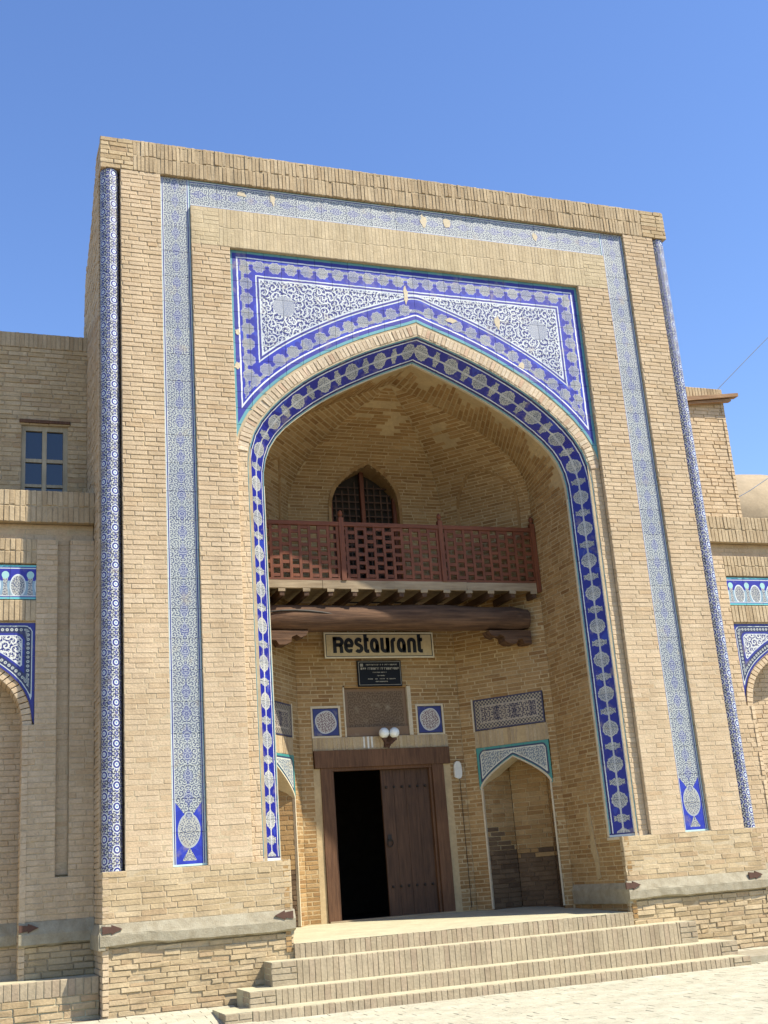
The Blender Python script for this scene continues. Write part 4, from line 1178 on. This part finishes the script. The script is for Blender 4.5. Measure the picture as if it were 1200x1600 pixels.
    for k in range(46):
        (x0, z0), (x1, z1) = afr[k], afr[k+1]
        sc = lambda x, z: (NCn+(x-NCn)*(NHW-.115)/NHW, ZN+(z-ZN)*(NR-.125)/NR)
        l_ = lambda p, q, f: (p[0]+(q[0]-p[0])*f, p[1]+(q[1]-p[1])*f)
        a_, b_ = l_((x0, z0), (x1, z1), .06), l_((x0, z0), (x1, z1), .94); c_, d_ = sc(*b_), sc(*a_)
        RW2.brick([V3(AX(p[0]), Yw+.022, p[1]) for p in (a_, b_, c_, d_)], NF, M_BRICK, .38, .003)
    RW2.finish(rg, 300)
    for sg_ in (-1, 1):                              # the ring runs down as a slim jamb
        pass
    def za(u):
        t = abs(u-NCn)/NHW
        return ZN if t >= 1 else ZN+NR*interp([p[0] for p in reversed(NARCH)], [p[1] for p in reversed(NARCH)], t)
    def sd_(u, z):
        d = min(u-FE, 2*NCn-FE-u, 4.55-z); ss = z if d < 4.55-z else u
        for k in range(len(af)-1):
            a, b = af[k], af[k+1]; dx, dz = b[0]-a[0], b[1]-a[1]; t = max(0, min(1, ((u-a[0])*dx+(z-a[1])*dz)/(dx*dx+dz*dz)))
            e = math.hypot(u-a[0]-t*dx, z-a[1]-t*dz)
            if e < d: d = e; ss = k*math.hypot(dx, dz)+t*math.hypot(dx, dz)
        return ss, d
    sp = empty('spandrel_panel', (AX(NCn), Yw, 3.3), w); nt = 10
    for k in range(nt):
        for zi in range(3):
            ua, ub = FE+(2*NCn-2*FE)*k/nt+.001, FE+(2*NCn-2*FE)*(k+1)/nt-.001; zl, zh = 3.30+zi*1.25/3+.001, 3.30+(zi+1)*1.25/3-.001
            m = MB(); U = []
            for c_ in range(8):
                x0, x1 = ua+(ub-ua)*c_/8, ua+(ub-ua)*(c_+1)/8; l0, l1 = min(zh, max(zl, za(x0))), min(zh, max(zl, za(x1)))
                if zh-l0 < .002 and zh-l1 < .002: continue
                for r in range(4):
                    q = [(x0, l0+(zh-l0)*r/4), (x1, l1+(zh-l1)*r/4), (x1, l1+(zh-l1)*(r+1)/4), (x0, l0+(zh-l0)*(r+1)/4)]
                    m.quad(*[V3(AX(a), Yw+.03, z) for a, z in q]); U += q
            if m.v: mk('tile', m.v, m.f, M_WSPAN, sp, uv=U, uv2=[sd_(*q) for q in U])
    m = MB(); m.quad(V3(AX(FE-.02), Yw+.036, 4.44), V3(AX(2*NCn-FE+.02), Yw+.036, 4.44), V3(AX(2*NCn-FE+.02), Yw+.036, 4.6), V3(AX(FE-.02), Yw+.036, 4.6)); m.build('spandrel_backing', M_MORTAR_PALE, w)
    fr = empty('tile_frieze', (AX(NCn), Yw, 4.84), w); N = 8; Lf = 2*NCn-2*FE
    for k in range(N):
        a, b = FE+Lf*k/N, FE+Lf*(k+1)/N
        p = [V3(AX(a), Yw+.02, 4.845), V3(AX(b), Yw+.02, 4.845), V3(AX(b), Yw+.02, 5.285), V3(AX(a), Yw+.02, 5.285)]
        slab(fr, 'tile', p, NF, [(a-FE+.08, 0), (b-FE+.08, 0), (b-FE+.08, .41), (a-FE+.08, .41)], M_FRIEZE)
    # turquoise end strip of the frieze
    ledge(w, AX(-.0), AX(NE), Yw+.15, zl=(1.05, .93, .78)); ledge(w, AX(2*NCn-NE), AX(AE), Yw+.15, zl=(1.05, .93, .78))
    ledge(w, AX(NE), AX(2*NCn-NE), 1.20, zl=(1.05, .93, .78))
    clamp(w, AX(NE)+(.0 if s < 0 else -.2), Yw+.105, .985, 1)
    return w, AX, Yw
lw, AXL, Yw = wing(-1, XO, 'wing_building', 'shaded brick wing with a small window, left of the portal')
win = empty('window', (AXL(.57), 1.75, 6.5), lw)
xa, xb = AXL(.88), AXL(.26)
for (a, b, c, d) in ((xa, xb, 7.50, 7.59), (xa, xb, 6.2, 6.30)): MB().box(a, b, 1.74, 1.82, c, d).build('frame', M_GREYV, win)
for (a, b) in ((xa, xa+.06), (xb-.06, xb), ((xa+xb)/2-.03, (xa+xb)/2+.03)): MB().box(a, b, 1.735, 1.815, 6.301, 7.499).build('frame', M_GREYV, win)
for z in (6.70, 7.06):
    for a, b in ((xa+.061, (xa+xb)/2-.031), ((xa+xb)/2+.031, xb-.061)): MB().box(a, b, 1.745, 1.80, z-.02, z+.02 if z < 7 else z+.03).build('glazing_bar', M_GREYV, win)
for a, b in ((xa+.061, (xa+xb)/2-.031), ((xa+xb)/2+.031, xb-.061)):
    for z0, z1 in ((6.302, 6.678), (6.722, 7.038), (7.092, 7.498)): MB().box(a, b, 1.775, 1.782, z0, z1).build('pane', M_GLASS, win)
MB().box(xa-.03, xb+.03, 1.675, 1.83, 7.60, 7.645, .004).build('lintel', M_FRAMEW, win)
bench = MB()
bn = empty('bench', (-6.3, .43, 0), label='low brick bench along the foot of the left wing', category='bench')
BNW = Wall()
BNW.soldiers(Fy(.25), NF, -8.3, -XO-.005, .25, .43, M_STEP, M_STONE, w=.085, jit=.004)
BNW.courses(Fy(.25), NF, -.05, .25, lambda z: [(-8.3, -XO-.005)], M_BRICK_OLD, M_MORTAR, joint=.013, rec=.015, jit=.007)
BNW.finish(bn, 300, mname='bench_core')
MB().box(-8.3, -XO-.006, .264, 1.21, -.05, .425, .002).build('bench_top', M_FLOORP, bn)
rw, AXR, _ = wing(1, XO, 'wing_building', 'sunlit brick wing with a block-like upper storey, right of the portal')
bm = MB(); bm.hexa([V3(5.0, 1.60, 8.58), V3(6.58, 1.52, 8.78), V3(6.58, 1.52, 8.84), V3(5.0, 1.60, 8.66), V3(5.0, 1.72, 8.58), V3(6.58, 1.66, 8.78), V3(6.58, 1.66, 8.84), V3(5.0, 1.72, 8.66)])
bm.build('roof_beam', M_BEAMW, rw)
MB().hexa([V3(5.6, 1.61, 8.60), V3(6.45, 1.57, 8.70), V3(6.45, 1.57, 8.745), V3(5.6, 1.61, 8.645), V3(5.6, 1.68, 8.60), V3(6.45, 1.66, 8.70), V3(6.45, 1.66, 8.745), V3(5.6, 1.68, 8.645)]).build('roof_beam', M_BEAMW, rw)

# ================================================================ THINGS ON THE WALLS
def ribbon(m, pts, w, y, closed=False, th=.006):
    """flat stroke of width w along 2d pts (x,z)"""
    n = len(pts); L_, R_ = [], []
    for i in range(n):
        a = pts[(i-1) % n] if closed or i else pts[0]; b = pts[(i+1) % n] if closed or i < n-1 else pts[-1]
        t = Vector((b[0]-a[0], b[1]-a[1])).normalized(); nx_, nz = -t.y*w/2, t.x*w/2
        L_.append((pts[i][0]+nx_, pts[i][1]+nz)); R_.append((pts[i][0]-nx_, pts[i][1]-nz))
    for i in range(n if closed else n-1):
        j = (i+1) % n
        m.hexa([(L_[i][0], y-th, L_[i][1]), (L_[j][0], y-th, L_[j][1]), (R_[j][0], y-th, R_[j][1]), (R_[i][0], y-th, R_[i][1])]
               + [(L_[i][0], y, L_[i][1]), (L_[j][0], y, L_[j][1]), (R_[j][0], y, R_[j][1]), (R_[i][0], y, R_[i][1])])
def arcp(cx, cz, rx, rz, a0, a1, n=12): return [(cx+rx*math.cos(R(a0+(a1-a0)*k/n)), cz+rz*math.sin(R(a0+(a1-a0)*k/n))) for k in range(n+1)]
sg = empty('restaurant_sign', (.03, 2.70, 4.45), label='cream signboard reading Restaurant in fat black letters, below the balcony log', category='sign')
SX0, SX1, SZ0, SZ1, SYB = -.855, .925, 4.45, 4.845, 2.675
MB().box(SX0, SX1, SYB, SYB+.03, SZ0, SZ1).build('board', M_SIGN, sg)
for a, b, c, d in ((SX0, SX1, SZ1-.022, SZ1), (SX0, SX1, SZ0, SZ0+.022), (SX0, SX0+.022, SZ0+.0221, SZ1-.0221), (SX1-.022, SX1, SZ0+.0221, SZ1-.0221)): MB().box(a, b, SYB-.010, SYB-.0005, c, d).build('border', M_SIGNW, sg)
for a, b, c, d in ((SX0+.023, SX1-.023, SZ1-.032, SZ1-.0225), (SX0+.023, SX1-.023, SZ0+.0225, SZ0+.032), (SX0+.023, SX0+.033, SZ0+.0325, SZ1-.0325), (SX1-.033, SX1-.023, SZ0+.0325, SZ1-.0325)): MB().box(a, b, SYB-.006, SYB-.0006, c, d).build('border_line', M_INK, sg)
XH = .232; T = .056
def letter(c, x):
    z = 4.53; m = MB(); h = XH; hw_ = .055; y = SYB-.001; rb = lambda p, cl=False: ribbon(m, p, T, y, cl); r = hw_
    if c == 'R':
        rb([(x+.026, z), (x+.026, z+h+.015)]); rb([(x+.0, z+h-.012)]+[(x+.08, z+h-.012)]+arcp(x+.095, z+h-.06, .05, .048, 90, -90)+[(x+.04, z+h-.108)]); rb([(x+.105, z+h-.105), (x+.128, z+h-.14), (x+.132, z)]); return m, .158
    if c == 'e': rb([(x+.04, z+h*.48), (x+.135, z+h*.48)]+arcp(x+.085, z+h*.55, .052, h*.45-T/2, 10, 200, 12)+arcp(x+.085, z+h*.40, .052, h*.40-T/2, 180, 300, 10)+[(x+.135, z+.03)]); return m, .162
    if c == 's': rb([(x+.118, z+h-.045)]+arcp(x+.072, z+h*.72, .042, h*.28-T/2+.006, 30, 230, 9)+arcp(x+.07, z+h*.30, .045, h*.30-T/2+.004, 60, -150, 10)); return m, .142
    if c == 't': rb([(x+.03, z+h+.05), (x+.03, z+.05)]+arcp(x+.056, z+.045, .026, .02, 180, 270, 5)+[(x+.085, z+.026)]); rb([(x+.03, z+h-.028), (x+.085, z+h-.028)]); return m, .098
    if c == 'a': rb(arcp(x+.07, z+h*.5, .046, h*.5-T/2, 0, 360, 22)[:-1], True); rb([(x+.118, z+h*.55), (x+.118, z)]); return m, .160
    if c == 'u': rb([(x+.026, z+h), (x+.026, z+.065)]+arcp(x+.072, z+.072, .046, .046, 180, 360, 10)+[(x+.118, z+h)]); rb([(x+.118, z+h), (x+.118, z)]); return m, .158
    if c == 'r': rb([(x+.026, z), (x+.026, z+h-.07)]+arcp(x+.068, z+h-.072, .042, .046, 180, 75, 7)); return m, .098
    if c == 'n': rb([(x+.026, z), (x+.026, z+h-.065)]+arcp(x+.072, z+h-.072, .046, .046, 180, 0, 10)+[(x+.118, z)]); return m, .158
xx = -.715; adv = 1.075
for c in 'Restaurant':
    m, w = letter(c, xx); m.build('letter', M_INK, sg); xx += w*adv-.002
pq = empty('plaque', (.01, 2.72, 4.0), label='small black plaque with faint pale lettering, directly under the Restaurant sign', category='plaque')
MB().box(-.34, .37, 2.70, 2.735, 4.02, 4.415).build('plate', M_PLAQ, pq)
for a, b, c, d in ((-.325, .355, 4.392, 4.398), (-.325, .355, 4.04, 4.046), (-.325, -.319, 4.047, 4.391), (.349, .355, 4.047, 4.391)): MB().box(a, b, 2.694, 2.6995, c, d).build('border_line', M_GOLD, pq)
for z, x0, x1, h in ((4.34, -.20, .29, .020), (4.275, -.29, .31, .034), (4.225, -.10, .12, .016), (4.175, -.03, .10, .015), (4.125, -.18, .27, .016), (4.085, -.06, .13, .015)):
    x = x0; m = MB()
    while x < x1:
        w = random.uniform(.010, .024)*(h/.02)**.5
        if random.random() < .88:                      # weathered, unreadable characters
            m.box(x, x+w*.28, 2.6955, 2.6995, z, z+h); m.box(x+w*.28, x+w*.8, 2.6958, 2.6995, z+h*random.choice((0, .4, .75)), z+h*random.choice((.9, 1.0))*.99)
        x += w*1.15
    m.build('lettering', M_GOLD, pq)
MB().box(-.295, -.25, 2.6955, 2.6995, 4.325, 4.368).build('emblem', M_GOLD, pq)
lp = empty('wall_lamp', (.06, 2.6, 3.2), label='wall lamp with two white glass globes above the door', category='lamp')
for x in (-.022, .142):
    m = MB(); m.lathe([(max(.001, .078*math.sin(R(a))), .078-.078*math.cos(R(a))) for a in range(0, 181, 12)], (x, 2.60, 3.225), 18); m.build('globe', M_GLOBE, lp, smooth=True)
    m = MB(); m.lathe([(.001, -.03), (.028, -.028), (.034, .0), (.03, .012), (.001, .013)], (x, 2.60, 3.218), 12); m.build('socket', M_RUST, lp)
m = MB(); m.tube([(.06, 2.735, 3.15), (.06, 2.66, 3.14), (.02, 2.61, 3.15), (-.022, 2.60, 3.19)], .010, 8); m.tube([(.06, 2.66, 3.14), (.10, 2.61, 3.15), (.142, 2.60, 3.19)], .010, 8); m.build('bracket', M_RUST, lp)
MB().box(.02, .10, 2.722, 2.736, 3.10, 3.20, .003).build('back_plate', M_RUST, lp)
jb = empty('wall_box', (1.17, 2.7, 2.6), label='small pale electrical box with a thin cable, right of the door', category='electrical box')
m = MB(); m.prism(resample(smooth_poly([(1.11, 2.62), (1.11, 2.85), (1.23, 2.86), (1.24, 2.62), (1.18, 2.58), (1.11, 2.62)], 2), 18)[:-1], 1, 2.70, 2.742); m.build('cover', M_WHITE, jb)
m = MB(); m.tube([(1.20, 2.735, 2.60), (1.205, 2.735, 1.8), (1.21, 2.735, .72)], .004, 6); m.build('cable', M_IRON, jb)

# ================================================================ DISTANCE
dm_ = MB(); nn = 28
dm_.lathe([(3.0*math.cos(R(a)), 1.6*math.sin(R(a))) for a in range(0, 91, 6)], (9.5, 6.6, 7.33), nn)
dm_.lathe([(3.02, -7.4), (3.02, .02)], (9.5, 6.6, 7.33), nn)
M_DOME = flat_mat('dome_plaster', (.42, .33, .21), var=.2, scale=3)
mk('dome', dm_.v, dm_.f, M_DOME, smooth=True, label='low pale brick roof dome peeking over the right wing', category='dome')
def wire(pts, lab):
    m = MB(); m.tube(pts, .008, 6); m.build('overhead_wire', M_WIRE, label=lab, category='wire')
wire([(6.36, 2.0, 8.95), (7.2, 1.8, 9.72), (7.62, 1.7, 10.1), (9.5, 1.0, 11.9), (13, -1, 15)], 'thin wire rising steeply from the corner of the right upper storey')
wire([(6.4, 3.2, 6.95), (7.66, 3.0, 7.58), (8.14, 2.95, 7.86), (10, 2.8, 8.9), (15, 2.5, 11.5)], 'thin lower wire crossing the sky above the roof dome')
